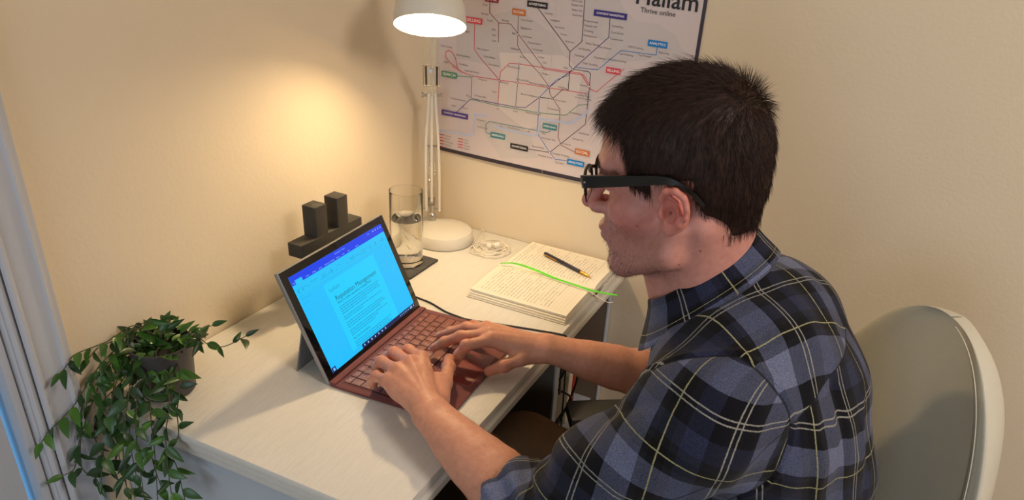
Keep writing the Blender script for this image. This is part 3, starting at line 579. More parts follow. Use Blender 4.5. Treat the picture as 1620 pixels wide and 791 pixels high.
tag(obj('bookmark_cord', G().tube(spl([(.318, -.188, .7740), (.345, -.184, .7735), (.40, -.186, .7722), (.52, -.196, .7712), (.545, -.20, .767), (.572, -.197, .7575), (.582, -.190, .757)], 6), .0008, 6), M['white_plastic']), 'thin white bookmark cord beside the green ribbon on the notebook', 'bookmark')
tag(obj('clear_ruler', G().box((.5315, -.175, .7504), (.5365, -.018, .7525), bev=.0004), M['ruler']), 'clear plastic ruler strip along the desk edge beside the notebook', 'ruler')
PN = thing('ballpoint_pen', 'dark ballpoint pen with gold tip and clip lying on the right notebook page', 'pen', (.437, -.1, .768))
pa = Vector((.368, -.072, .7685)); pb = Vector((.508, -.128, .7678)); pd = (pb-pa)
def pz(t, up=.0): q = pa+pd*t; return (q.x, q.y, q.z+up)
obj('barrel', G().tube([pz(0), pz(.02), pz(.4), pz(.78)], [.0036, .0044, .0044, .0040], 14), M['navy_pen'], PN)
obj('centre_band', G().tube([pz(.395), pz(.41)], .0046, 14), M['black'], PN)
obj('tip', G().tube([pz(.78), pz(.86), pz(.95), pz(.965), pz(1.0)], [.0041, .0036, .0018, .0008, .0005], 14), M['gold'], PN)
cl = Vector((-pd.y, pd.x, 0)).normalized()*-.0050
obj('clip', G().tube([tuple(Vector(pz(.03))+cl), tuple(Vector(pz(.30))+cl)], .0012, 8), M['gold'], PN)

# ------------------------------------------------------------------ tablet computer with keyboard cover
la, lt_ = -.0558, R_(24.55)
e_ = Vector((math.sin(la), math.cos(la), 0)); f_ = Vector((math.cos(la), -math.sin(la), 0))
LB = Vector((.2755, -.709, .7505))
LM = Matrix(((e_.x, f_.x, 0, LB.x), (e_.y, f_.y, 0, LB.y), (0, 0, 1, LB.z), (0, 0, 0, 1)))   # x: along the width, y: towards the user, z: up
LM = Matrix(((e_.x, -f_.x, 0, LB.x), (e_.y, -f_.y, 0, LB.y), (0, 0, 1, LB.z), (0, 0, 0, 1)))  # y: away from the user, right-handed
TB = thing('tablet_computer', 'silver tablet computer with lit document screen and burgundy keyboard cover on the desk', 'computer', mtx=LM)
SCM = Matrix.Translation((0, 0, .0035))@Matrix.Rotation(-lt_, 4, 'X')                      # screen frame: x along width, z up the screen, -y faces the user
def sg(g): q = G(); q.v = [tuple(SCM@Vector(v)) for v in g.v]; q.f = g.f; return q
W_, H_ = .292, .201
tb = obj('screen_body', sg(G().box((0, 0, 0), (W_, .0085, H_), bev=.0025)), M['tablet_metal'], TB, local=True)
obj('front_glass', sg(G().box((.0016, -.0006, .0016), (W_-.0016, .0004, H_-.0016), bev=.0002)), M['bezel'], tb, local=True)
S = {}; 
for n_, c, s_ in (('cy', (0, 188, 253), 1.0), ('page', (0, 204, 255), 1.0), ('bar', (4, 60, 232), 1.0), ('ribbon', (0, 192, 250), 1.0), ('task', (6, 24, 92), .8), ('text', (0, 84, 136), 1.0), ('soft', (0, 150, 212), 1.0), ('pale', (150, 210, 255), 1.0), ('faint', (0, 166, 228), 1.0), ('win', (0, 36, 130), .9)):
    S[n_] = emit('screen_'+n_, c, s_)
X0, X1, Z0, Z1 = .0160, W_-.0160, .0125, H_-.0145
SW, SH = X1-X0, Z1-Z0
def srect(g, u0, u1, v0, v1, off):   # u,v from the upper left of the lit area
    x0 = X0+SW*u0; x1 = X0+SW*u1; z0 = Z1-SH*v1; z1 = Z1-SH*v0
    return g.add([(x0, -off, z0), (x1, -off, z0), (x1, -off, z1), (x0, -off, z1)], [(0, 1, 2, 3)])
def sobj(name, g, m, kind=None): return obj(name, sg(g), S[m], tb, local=True, smooth=False, kind=kind)
def stext(g, t, u, v, size, off, align='LEFT', bold=0):
    vv, ff = text_geo(t, size, align, bold); x = X0+SW*u; z = Z1-SH*v
    return g.add([(x+a, -off, z+b) for a, b in vv], ff)
sobj('display', G().box((X0, -.0010, Z0), (X1, -.0007, Z1)), 'cy')
sobj('title_bar', srect(G(), 0, 1, 0, .088, .0011), 'bar')
sobj('toolbar', srect(G(), 0, 1, .088, .215, .0011), 'ribbon')
sobj('open_tab', srect(G(),   .035, .10, .050, .10, .0012), 'ribbon')
sobj('document_page', srect(G(), .235, .795, .235, .955, .0011), 'page')
g = G()
stext(g, 'Document1 - Word', .5, .028, .0034, .0013, 'CENTER')
for k, t in enumerate(('File', 'Home', 'Insert', 'Design', 'Layout', 'References', 'Mailings', 'Review', 'View', 'Help')):
    if k != 1: stext(g, t, .012+k*.062, .071, .0032, .0013)
stext(g, 'Search', .66, .071, .0032, .0013); stext(g, 'Sam', .82, .028, .0034, .0013)
for k in range(4): srect(g, .885+k*.03, .895+k*.03, .022, .034, .0013)
sobj('title_lettering', g, 'pale', 'stuff')
g = G(); r6 = random.Random(5)
for k in range(44):
    u = .02+k*.022; 
    if r6.random() < .8: srect(g, u, u+r6.uniform(.006, .016), .135+r6.choice((0, .03)), .145+r6.choice((0, .03)), .0013)
srect(g, .0, 1, .206, .209, .0013); srect(g, .02, .11, .235, .24, .0013); srect(g, .02, .08, .28, .285, .0013)
sobj('toolbar_icons', g, 'faint', 'stuff')
g = G(); stext(g, 'hallam', .262, .312, .0112, .0013); sobj('document_logo', g, 'soft')
g = G(); stext(g, 'Reputation Management', .285, .412, .0122, .0013); sobj('document_heading', g, 'text')
g = G(); stext(g, 'What is online reputation management?', .285, .46, .0062, .0013); stext(g, 'Sources of reputation', .285, .855, .0056, .0013); sobj('document_subheading', g, 'text')
g = G(); rows = [(.500, 1), (.524, .97), (.548, .99), (.572, .62), (.610, .98), (.634, .45), (.675, .94), (.699, 1), (.723, .84), (.762, .99), (.786, .72), (.810, .6), (.89, .97), (.913, .9), (.936, .93)]
for v, l_ in rows:
    u = .285
    while u < .285+.45*l_:
        ww = r6.uniform(.010, .034); srect(g, u, min(u+ww, .285+.45*l_), v, v+.0095, .0013); u += ww+.005
sobj('document_text', g, 'soft', 'stuff')
sobj('taskbar', srect(G(), .33, 1, .957, 1, .0012), 'task')
g = G(); srect(g, 0, .04, .953, 1, .0012); sobj('start_button', g, 'win')
g = G()
for a, b in ((0, 0), (1, 0), (0, 1), (1, 1)): srect(g, .012+a*.010, .020+a*.010, .966+b*.014, .977+b*.014, .0014)
for k in range(7): srect(g, .35+k*.042, .362+k*.042, .970, .987, .0014)
for k in range(6): srect(g, .80+k*.022, .808+k*.022, .973, .984, .0014)
srect(g, .935, .965, .968, .976, .0014); srect(g, .935, .965, .982, .989, .0014); srect(g, .98, .99, .97, .987, .0014)
sobj('taskbar_icons', g, 'pale', 'stuff')
obj('camera_dot', sg(G().lathe([(0, 0), (.0022, 0), (.0022, .0002), (0, .0002)], (0, 0, 0), 14, Matrix.Rotation(R_(90), 4, 'X'))), M['black'], tb, local=True).location = SCM.to_3x3()@Vector((W_/2, -.0007, H_-.0075))
for z in (.06, .10): obj('side_port', sg(G().box((W_-.0005, .002, z), (W_+.0006, .006, z+.018), bev=.0004)), M['black'], tb, local=True)
# kickstand: hinged across the back, standing on the desk
hp = SCM@Vector((0, .0088, .105)); k0 = Vector((0, .072, .0004))
d = k0-Vector((0, hp.y, hp.z)); L_ = d.length; ang = math.atan2(d.z, d.y)
km = Matrix.Translation((0, hp.y, hp.z))@Matrix.Rotation(ang, 4, 'X')
g = G().box((.010, 0, 0), (W_-.010, L_, .0028), bev=.001); g.v = [tuple(km@Vector(v)) for v in g.v]
obj('kickstand', g, M['stand_metal'], TB, local=True)
# keyboard cover
KW, KD = .295, .217
kb = obj('keyboard_cover', G().box((-.0015, -KD, .0004), (KW-.0015, -.001, .0052), bev=.0022), M['alcantara'], TB, local=True)
obj('hinge_fold', G().box((0, -.011, .005), (KW-.003, .0015, .0085), bev=.0016), M['alcantara'], TB, local=True)
obj('key_well', G().box((.0105, -.1265, .0050), (KW-.0135, -.0165, .00535)), mat('burgundy_key_well', (86, 30, 30), .7), kb, local=True)
rows_ = [(.0180, .0105, [1.05]*14), (.0300, .0170, [1]*13+[1.75]), (.0488, .0170, [1.5]+[1]*12+[1.25]), (.0676, .0170, [1.75]+[1]*11+[2.0]), (.0864, .0170, [2.25]+[1]*10+[2.5]), (.1052, .0170, [1, 1, 1, 1.25, 5, 1.25, 1, 1, 1, 1])]
leg_rows = [['Esc']+['F%d' % i for i in range(1, 13)]+['Del'], ['`', '1', '2', '3', '4', '5', '6', '7', '8', '9', '0', '-', '=', '<-'], ['Tab']+list('QWERTYUIOP[]')+[''], ['Caps']+list("ASDFGHJKL;'")+['Enter'], ['Shift']+list('ZXCVBNM,./')+['Shift'], ['Ctrl', 'Fn', '', 'Alt', '', 'Alt', '', '<', '^', '>']]
kg = G(); kcache = {}
for (y, h_, ws), ls in zip(rows_, leg_rows):
    tot = sum(ws); un = (KW-.030)/tot; x = .0135
    for w_, t in zip(ws, ls):
        ww = w_*un-.0019; key = (round(ww, 4), h_)
        if key not in kcache:
            g = G().box((-ww/2, -h_/2, 0), (ww/2, h_/2, .0013), bev=.0005); kcache[key] = obj('key', g, M['key'], kb, local=True); o = kcache[key]
        else: o = kcache[key].copy(); COL.objects.link(o); o.parent = kb
        o.location = (x+w_*un/2, -(y+h_/2), .0053)
        if t:
            v, f = text_geo(t, .0052 if len(t) < 2 else .0030); kg.add([(a+x+w_*un/2, b-(y+h_/2), .00672) for a, b in v], f)
        x += w_*un
obj('key_legends', kg, M['legend'], kb, local=True, smooth=False, kind='stuff')
obj('trackpad', G().box((.097, -.205, .0050), (.195, -.138, .0056), bev=.0003), M['trackpad'], kb, local=True)
obj('trackpad_rim', G().box((.0955, -.2065, .0049), (.1965, -.1365, .00535), bev=.0003), mat('burgundy_gloss_rim', (150, 84, 78), .3), kb, local=True)
tag(obj('charging_cable', G().tube(spl([(.205, -.395, .800), (.212, -.388, .785), (.214, -.383, .757), (.232, -.382, .7522), (.261, -.386, .7522), (.303, -.400, .7522), (.335, -.404, .7522), (.365, -.403, .7522), (.434, -.384, .7522), (.495, -.369, .7522), (.540, -.360, .7522), (.5500, -.359, .745), (.554, -.359, .70), (.55, -.34, .5)], 8), .0018, 8), M['cable']), 'thin black charging cable curving across the desk past the keyboard', 'cable')

# ------------------------------------------------------------------ trailing plant
PC_ = Vector((.067, -.838, .75))
PL = thing('potted_plant', 'trailing green vine plant in small dark pot at the near desk end', 'plant', PC_)
obj('pot', G().lathe([(0, .0005), (.0365, .0005), (.0385, .003), (.0435, .080), (.0445, .083), (.0445, .088), (.0425, .088), (.0415, .078), (.037, .006), (0, .006)], PC_, 48), M['pot'], PL)
obj('soil', G().lathe([(0, .0745), (.02, .075), (.0412, .072)], PC_, 32), M['soil'], PL)
def leafmesh(fold, curl, wd):
    n = 6; V = []; UV = []
    for i in range(n+1):
        t = i/n; w_ = wd*math.sin(math.pi*min(1, t**.72))**.9*(1-t*.12)*.5; z = -curl*t*t
        for s in (-1, 0, 1): V.append((t, s*w_, z+(abs(s)*fold*w_))); UV.append((t, .5+.5*s))
    F = []
    for i in range(n):
        for s in (0, 1): a = 3*i+s; F.append((a, a+3, a+4, a+1))
    me = bpy.data.meshes.new('leaf'); me.from_pydata(V, [], F); me.materials.append(M['leaf'])
    ul = me.uv_layers.new(name='UVMap')
    for l in me.loops: ul.data[l.index].uv = UV[l.vertex_index]
    me.polygons.foreach_set('use_smooth', [True]*len(me.polygons)); me.update(); return me
LMs = [leafmesh(.5, .18, .42), leafmesh(.3, .32, .48), leafmesh(.7, .10, .33)]
rl = random.Random(21)
nleaf = 0
def put_leaf(p, d, up, L_):
    global nleaf
    d = d.normalized(); y = up.cross(d)
    if y.length < 1e-3: y = Vector((0, 1, 0)).cross(d)
    y.normalize(); z = d.cross(y)
    o = bpy.data.objects.new('leaf', rl.choice(LMs)); COL.objects.link(o); o.parent = PL
    m = Matrix((d, y, z)).transposed().to_4x4(); o.matrix_local = Matrix.Translation(p-PC_)@m@Matrix.Scale(L_, 4)
    nleaf += 1
for k, v in enumerate(VINES):
    pts = spl(v, 8); obj('stem', G().tube(pts, [.0011-.0005*i/len(pts) for i in range(len(pts))], 6), M['stem'], PL)
    acc = 0; nxt = .010 if len(v) > 4 else .004; side = 1
    for i in range(1, len(pts)):
        acc += (pts[i]-pts[i-1]).length
        if acc > nxt and nleaf < 292:
            nxt = acc+rl.uniform(.0105, .019); t = (pts[i]-pts[i-1]).normalized()
            lat = t.cross(Vector((rl.uniform(-.4, .4), rl.uniform(-.4, .4), 1)))
            if lat.length < .2: lat = t.cross(Vector((.54, -.84, 0)))
            lat.normalize(); side = -side
            outw = Vector((.45, -.7, .1))
            d = (lat*side*rl.uniform(.5, 1)+t*rl.uniform(.3, .9)+outw*rl.uniform(-.15, .5)+Vector((0, 0, rl.uniform(-.55, .1)))).normalized()
            up = (outw*1.0+Vector((rl.uniform(-.6, .6), rl.uniform(-.6, .6), rl.uniform(.1, 1)))).normalized()
            L_ = rl.uniform(.019, .036)
            p = pts[i]; q = p+d*L_
            if q.x < .022: d.x = abs(d.x)+.25; d.normalize()
            if q.y > -.912 and q.x < .53 and q.z < .756: d.z = abs(d.z)+.1; d.normalize()
            put_leaf(p, d, up, L_)
    put_leaf(pts[-1], (pts[-1]-pts[-3]).normalized(), Vector((.4, -.6, .6)), rl.uniform(.020, .028))
while nleaf < 298:   # the tuft over the pot mouth
    a = rl.uniform(0, 6.28); r = .044*rl.random()**.4; p = PC_+Vector((r*math.cos(a), r*math.sin(a), .080+rl.uniform(0, .018)))
    put_leaf(p, Vector((math.cos(a)*.8, math.sin(a)*.8, rl.uniform(-.1, .9))), Vector((.2, -.3, 1)), rl.uniform(.016, .030))

# ------------------------------------------------------------------ smooth solid modelling (signed distances meshed by surface nets)
class Leaf:
    def __init__(s, f, c, r): s.f = f; s.c = np.array(c, float); s.r = r
    def lb(s, c): return np.linalg.norm(s.c-c)-s.r
class Node:
    def __init__(s, k, ch): s.k = k; s.ch = ch
def prune(n, c, rad):
    if isinstance(n, Leaf): return n if n.lb(c) < rad+.03 else None
    if n.k == 'sub':
        a = prune(n.ch[0], c, rad)
        if a is None: return None
        return Node('sub', [a]+[x for x in (prune(q, c, rad) for q in n.ch[1:]) if x is not None])
    if n.k == 'cut': 
        a = prune(n.ch[0], c, rad); return None if a is None else Node('cut', [a, n.ch[1]])
    ch = [x for x in (prune(q, c, rad) for q in n.ch) if x is not None]
    return Node(n.k, ch) if ch else None
def ev(n, P):
    if isinstance(n, Leaf): return n.f(P)
    if n.k == 'cut': return np.maximum(ev(n.ch[0], P), n.ch[1](P))
    if n.k == 'sub':
        d = ev(n.ch[0], P)
        for q in n.ch[1:]:
            e = -ev(q, P); k = .004; h = np.clip(.5+.5*(e-d)/k, 0, 1) ; d = d*(1-h)+e*h+k*h*(1-h)
        return d
    d = None
    for q in n.ch:
        e = ev(q, P)
        if d is None: d = e
        elif n.k <= 0: d = np.minimum(d, e)
        else:
            h = np.clip(.5+.5*(e-d)/n.k, 0, 1); d = e*(1-h)+d*h-n.k*h*(1-h)
    return d
def U(k, *ch): return Node(k, list(ch))
def rc(a, b, ra, rb):
    a = np.array(a, float); b = np.array(b, float); ba = b-a; l2 = ba@ba
    def f(P):
        t = np.clip(((P-a)@ba)/l2, 0, 1); return np.linalg.norm(P-a-t[..., None]*ba, axis=-1)-(ra+(rb-ra)*t)
    return Leaf(f, (a+b)/2, math.sqrt(l2)/2+max(ra, rb))
def el(c, r, Rm=None):
    c = np.array(c, float); r = np.array(r, float); Rm = None if Rm is None else np.array(Rm, float)
    def f(P):
        q = P-c
        if Rm is not None: q = q@Rm
        k0 = np.linalg.norm(q/r, axis=-1); k1 = np.linalg.norm(q/(r*r), axis=-1); return k0*(k0-1)/np.maximum(k1, 1e-9)
    return Leaf(f, c, max(r))
def chain(pts, rs, k=.004):
    return U(k, *[rc(pts[i], pts[i+1], rs[i], rs[i+1]) for i in range(len(pts)-1)])
def surface(root, lo, hi, h, B=16):
    lo = np.array(lo, float); n = (np.ceil((np.array(hi)-lo)/h/B).astype(int))*B+1
    A = np.full(tuple(n), 9.0, np.float32); nb = (n-1)//B; rad = B*h*.87
    ar = np.arange(B+1)*h; GX, GY, GZ = np.meshgrid(ar, ar, ar, indexing='ij'); L = np.stack([GX, GY, GZ], -1)
    for i in range(nb[0]):
        for j in range(nb[1]):
            for k in range(nb[2]):
                o = lo+np.array([i, j, k])*B*h; c = o+B*h/2; pr = prune(root, c, rad)
                if pr is None: continue
                dc = float(ev(pr, c[None, :])[0])
                if abs(dc) > rad*1.35+.004: 
                    if dc < 0: A[i*B:(i+1)*B+1, j*B:(j+1)*B+1, k*B:(k+1)*B+1] = np.where(A[i*B:(i+1)*B+1, j*B:(j+1)*B+1, k*B:(k+1)*B+1] == 9.0, -9.0, A[i*B:(i+1)*B+1, j*B:(j+1)*B+1, k*B:(k+1)*B+1])
                    continue
                A[i*B:(i+1)*B+1, j*B:(j+1)*B+1, k*B:(k+1)*B+1] = ev(pr, o+L)
    I = A < 0
    s = np.zeros(tuple(n-1), np.uint8)
    for a in (0, 1):
        for b in (0, 1):
            for c in (0, 1): s += I[a:n[0]-1+a, b:n[1]-1+b, c:n[2]-1+c]
    act = (s > 0) & (s < 8); idx = np.full(act.shape, -1, np.int64); cells = np.argwhere(act); idx[act] = np.arange(len(cells))
    S_ = np.zeros((len(cells), 3)); W = np.zeros(len(cells))
    cor = [(a, b, c) for a in (0, 1) for b in (0, 1) for c in (0, 1)]
    cx, cy, cz = cells.T
    for p in cor:
        for ax in range(3):
            if p[ax]: continue
            q = list(p); q[ax] = 1
            va = A[cx+p[0], cy+p[1], cz+p[2]]; vb = A[cx+q[0], cy+q[1], cz+q[2]]; m_ = (va < 0) != (vb < 0)
            t = np.where(m_, va/np.where(m_, va-vb, 1), 0); pt = np.array(p, float)[None, :].repeat(len(cells), 0); pt[:, ax] += t
            S_ += pt*m_[:, None]; W += m_
    V = lo+(cells+S_/W[:, None])*h
    F = []
    for ax in range(3):
        u, v = (ax+1) % 3, (ax+2) % 3
        sl0 = [slice(None)]*3; sl1 = [slice(None)]*3; sl0[ax] = slice(0, n[ax]-1); sl1[ax] = slice(1, n[ax])
        D = I[tuple(sl0)] != I[tuple(sl1)]; e = np.argwhere(D); e = e[(e[:, u] > 0) & (e[:, v] > 0) & (e[:, u] < n[u]-1) & (e[:, v] < n[v]-1)]
        ins = I[e[:, 0], e[:, 1], e[:, 2]]
        def cell(du, dv): c = e.copy(); c[:, u] -= du; c[:, v] -= dv; return idx[c[:, 0], c[:, 1], c[:, 2]]
        q = np.stack([cell(1, 1), cell(0, 1), cell(0, 0), cell(1, 0)], 1); q[~ins] = q[~ins][:, ::-1]; F.append(q)
    F = np.concatenate(F); F = F[(F >= 0).all(1)]
    return V, F
def vnormals(V, F):
    a = V[F[:, 2]]-V[F[:, 0]]; b = V[F[:, 3]]-V[F[:, 1]]; fn = np.cross(a, b); N_ = np.zeros_like(V)
    for k in range(4): np.add.at(N_, F[:, k], fn)
    return N_/np.maximum(np.linalg.norm(N_, axis=1, keepdims=True), 1e-12)
def relax(V, F, n=1, lam=.5):
    for _ in range(n):
        S_ = np.zeros_like(V); c = np.zeros(len(V))
        for a, b in ((0, 1), (1, 2), (2, 3), (3, 0)):
            np.add.at(S_, F[:, a], V[F[:, b]]); np.add.at(S_, F[:, b], V[F[:, a]]); np.add.at(c, F[:, a], 1); np.add.at(c, F[:, b], 1)
        V = V+lam*(S_/np.maximum(c, 1)[:, None]-V)
    return V
def mesh_obj(name, V, F, m, parent, attrs=None):
    me = bpy.data.meshes.new(name); l = world_loc(parent) if parent else Vector((0, 0, 0)); V = V-np.array(l)
    me.vertices.add(len(V)); me.vertices.foreach_set('co', V.astype(np.float32).ravel())
    me.loops.add(F.size); me.loops.foreach_set('vertex_index', F.ravel().astype(np.int32))
    me.polygons.add(len(F)); me.polygons.foreach_set('loop_start', np.arange(0, F.size, F.shape[1], dtype=np.int32))
    me.polygons.foreach_set('use_smooth', [True]*len(F)); me.materials.append(m)
    for k, (tp, dat) in (attrs or {}).items():
        a = me.attributes.new(k, tp, 'POINT')
        a.data.foreach_set({'FLOAT': 'value', 'FLOAT_VECTOR': 'vector', 'FLOAT_COLOR': 'color'}[tp], dat.astype(np.float32).ravel())
    me.update(); me.validate()
    o = bpy.data.objects.new(name, me); COL.objects.link(o)
    if parent: o.parent = parent
    return o

# ------------------------------------------------------------------ the man at the desk
MAN = thing('person', 'man with short dark brown hair in a blue plaid shirt typing at the desk', 'person', (.95, -.62, 0))
HO = np.array((.7985, -.6900, 1.2055))
yw, pt_, rl_ = R_(184.3), R_(11.5), R_(-.7)
def Rzyx(y, p, r):
    cy, sy, cp, sp, cr, sr = math.cos(y), math.sin(y), math.cos(p), math.sin(p), math.cos(r), math.sin(r)
    return np.array([[cy, -sy, 0], [sy, cy, 0], [0, 0, 1]])@np.array([[cp, 0, sp], [0, 1, 0], [-sp, 0, cp]])@np.array([[1, 0, 0], [0, cr, -sr], [0, sr, cr]])
HR = Rzyx(yw, pt_, rl_)
def hw(p): return HO+HR@np.array(p, float)
def hl(P): return (P-HO)@HR
def hrc(a, b, ra, rb): return rc(hw(a), hw(b), ra, rb)
def hel(c, r, Rl=None): return el(hw(c), r, HR if Rl is None else HR@Rl)
def sides(fn): return [fn(1), fn(-1)]
skull = U(.02, hel((-.010, 0, .054), (.088, .072, .079)), hel((.022, 0, .050), (.066, .062, .066)), hel((-.039, 0, .022), (.054, .061, .06)))
face = U(.014, skull,
    hel((.036, 0, -.020), (.052, .055, .066)), *sides(lambda s: hel((.050, .043*s, -.012), (.028, .020, .022))),
    *sides(lambda s: hrc((-.002, .053*s, -.030), (.010, .050*s, -.062), .016, .017)), *sides(lambda s: hrc((.010, .050*s, -.062), (.070, .017*s, -.091), .017, .015)),
    hel((.076, 0, -.091), (.020, .024, .018)), hel((.040, 0, -.070), (.045, .043, .030)), hel((.074, 0, -.050), (.024, .030, .030)),
    *sides(lambda s: hrc((.074, .040*s, .035), (.084, .012*s, .037), .009, .010)))
nose = U(.006, hrc((.086, 0, .024), (.110, 0, -.010), .0080, .0095), hel((.113, 0, -.0145), (.0115, .0105, .0095)), *sides(lambda s: hel((.100, .0125*s, -.019), (.011, .0075, .0078))))
lips = U(.003, hel((.0960, 0, -.0435), (.0075, .021, .0055)), hel((.0940, 0, -.0545), (.0085, .018, .0068)))
lids = U(0, *sides(lambda s: hel((.0728, .032*s, .0190), (.0132, .0150, .0122))))
headn = U(.002, lids, Node('sub', [U(.008, U(.010, face, nose), lips), *sides(lambda s: hel((.097, .033*s, .019), (.013, .014, .009))), hrc((.103, -.017, -.0492), (.103, .017, -.0492), .0014, .0014), *sides(lambda s: hel((.104, .006*s, -.0235), (.004, .003, .003)))]))
def ear(s):
    P_ = lambda x, y, z: (x*.86-.001, (y+.001)*s, (z-.002)*.82+.001)
    plate = hel(P_(-.008, .0780, .001), (.0165, .0046, .0270))
    helix = chain([hw(P_(*q)) for q in ((.006, .0790, .008), (.008, .0815, .018), (.001, .0860, .0290), (-.012, .0890, .0305), (-.022, .0905, .0220), (-.0245, .0900, .008), (-.0215, .0880, -.006), (-.014, .0850, -.017), (-.006, .0820, -.024))], [.0026, .0034, .0038, .0038, .0038, .0036, .0034, .0034, .0036], .003)
    anti = chain([hw(P_(*q)) for q in ((-.004, .0850, .020), (-.0125, .0870, .013), (-.0145, .0870, .001), (-.010, .0850, -.010), (-.002, .0835, -.0150))], [.0024, .0028, .0030, .0028, .0026], .003)
    lobe = hel(P_(.001, .0795, -.0250), (.0085, .0048, .0090))
    trag = hel(P_(.0090, .0815, -.003), (.0045, .0042, .0075))
    e = U(.004, plate, helix, anti, lobe, trag)
    return Node('sub', [e, hel(P_(-.002, .0880, -.0035), (.0072, .0125, .0100)), hel(P_(-.007, .0905, .0125), (.0075, .0055, .0040)), hel(P_(-.0175, .0915, .004), (.0022, .0050, .0110))])
neckB = np.array((.852, -.658, 1.055)); neckT = hw((-.030, 0, -.025))
neck = U(.02, rc(neckT, neckB, .052, .058), rc(hw((.03, 0, -.070)), (.800, -.662, 1.050), .028, .028), *[rc(hw((-.03, .045*s, -.03)), (.815, -.662-.018*s, 1.03), .020, .018) for s in (1, -1)])
head = U(.012, U(.006, headn, ear(1), ear(-1)), neck)
# arms
SL, EL, WL = np.array((.888, -.800, .975)), np.array((.712, -.830, .766)), np.array((.500, -.752, .806))
SRr, ER, WR = np.array((.845, -.445, .985)), np.array((.800, -.358, .722)), np.array((.566, -.487, .799))
def forearm(E, W, side):
    ax = (W-E)/np.linalg.norm(W-E); lat = np.cross(ax, (0, 0, 1)); lat /= np.linalg.norm(lat); dn = np.cross(lat, ax)
    q = lambda t, l, d=0: E+(W-E)*t+lat*l+dn*d
    return U(.018, rc(q(-.05, 0), q(.38, .006), .040, .041), rc(q(.30, -.008), q(.72, -.006), .041, .029), rc(q(.55, .006), q(1.0, .010), .033, .0195), rc(q(.55, -.006), q(1.0, -.011), .033, .0195))
def hand(w, mc, fingers, thumb, thenar, up):
    ps = [rc(w+(m_-w)*.04, m_, .0165, rr) for m_, rr in zip(mc, (.0118, .0118, .0112, .0105))]
    z_ = np.array((0, 0, 1.)); tend = U(0, *[rc(w*.8+m_*.2+z_*.0150, m_+z_*.0090, .0030, .0034) for m_ in mc[:4]])
    palm = U(.006, U(.012, *ps, *[rc(mc[i]*.8+w*.2-np.array(up)*.004, mc[i+1]*.8+w*.2-np.array(up)*.004, .012, .012) for i in range(3)], rc(thenar[0], thenar[1], .0165, .0145), rc(w*.75+mc[3]*.25-np.array(up)*.004, w*.35+mc[3]*.65-np.array(up)*.003, .0145, .0125)), tend)
    fs = []
    for f, r0 in zip(fingers, (.0094, .0096, .0092, .0080)):
        rs = [r0*1.10, r0*1.02, r0*.92, r0*.80][:len(f)]
        fs.append(U(.004, chain(f, rs, .004), el(f[1], (r0*1.10,)*3), el(f[2], (r0*.98,)*3)))
    th = U(.006, chain(thumb, [.0140, .0118, .0102, .0086], .006), el(thumb[2], (.0110,)*3))
    return U(.009, palm, U(0, *fs), U(.0, th))
A_ = lambda *q: [np.array(x, float) for x in q]
upv = (0, 0, 1)
mcL = A_((.425, -.668, .832), (.420, -.692, .835), (.411, -.712, .830), (.406, -.729, .819))
fiL = [A_(mcL[0], (.388, -.648, .824), (.374, -.637, .802), (.369, -.628, .778)), A_(mcL[1], (.373, -.666, .824), (.353, -.653, .803), (.348, -.646, .778)),
       A_(mcL[2], (.368, -.692, .820), (.350, -.679, .799), (.347, -.671, .777)), A_(mcL[3], (.374, -.714, .808), (.358, -.705, .790), (.354, -.697, .774))]
thL = A_((.482, -.705, .795), (.466, -.663, .797), (.443, -.615, .791), (.424, -.582, .783))
mcR = A_((.480, -.536, .815), (.470, -.526, .818), (.457, -.512, .815), (.446, -.494, .807))
fiR = [A_(mcR[0], (.450, -.570, .812), (.439, -.575, .792), (.434, -.578, .777)), A_(mcR[1], (.424, -.545, .808), (.397, -.552, .792), (.378, -.557, .777)),
       A_(mcR[2], (.413, -.506, .803), (.385, -.511, .788), (.364, -.515, .776)), A_(mcR[3], (.412, -.478, .794), (.392, -.482, .783), (.374, -.488, .774))]
thR = A_((.552, -.507, .790), (.534, -.530, .790), (.514, -.552, .782), (.493, -.566, .772))
handL = hand(WL+np.array((-.006, .004, 0)), mcL, fiL, thL, (np.array((.480, -.705, .797)), np.array((.458, -.672, .803))), upv)
handR = hand(WR+np.array((-.006, -.003, 0)), mcR, fiR, thR, (np.array((.545, -.505, .797)), np.array((.515, -.520, .802))), upv)
armL = U(.014, forearm(EL, WL, 1), handL); armR = U(.014, forearm(ER, WR, -1), handR)
TC = [np.array(q) for q in ((.905, -.640, 1.010), (.945, -.630, .930), (.975, -.622, .820), (.995, -.617, .700), (.990, -.615, .585))]
def tilt(a): c, s = math.cos(a), math.sin(a); return np.array([[c, 0, s], [0, 1, 0], [-s, 0, c]])
def torso(g):     # g: how far the surface stands off the body
    return U(.05, el(TC[0], (.100+g, .165+g, .085+g), tilt(-.55)), el(TC[1], (.118+g, .172+g, .115+g), tilt(-.40)), el(TC[2], (.122+g, .160+g, .120+g), tilt(-.25)), el(TC[3], (.124+g, .158+g, .120+g)), el(TC[4], (.128+g, .172+g, .105+g)),
             rc(neckB+np.array((.018, -.02, -.045)), SL+np.array((.0, .02, .018)), .046+g, .045+g), rc(neckB+np.array((.018, .02, -.045)), SRr+np.array((.005, -.02, .015)), .046+g, .045+g))
def uarm(S_, E, g, r1=.050, r2=.040): return rc(S_, E, r1+g, r2+g)
body = U(.02, head, torso(-.012), U(0, U(.012, uarm(SL, EL, -.004), armL), U(.012, uarm(SRr, ER, -.004), armR)))
V, F = surface(body, (.32, -.90, .49), (1.14, -.28, 1.36), .0021)
V = relax(V, F, 1, .4); NR = vnormals(V, F)
tone = np.tile(np.array(s2l((212, 153, 126))), (len(V), 1)); Pl = hl(V)
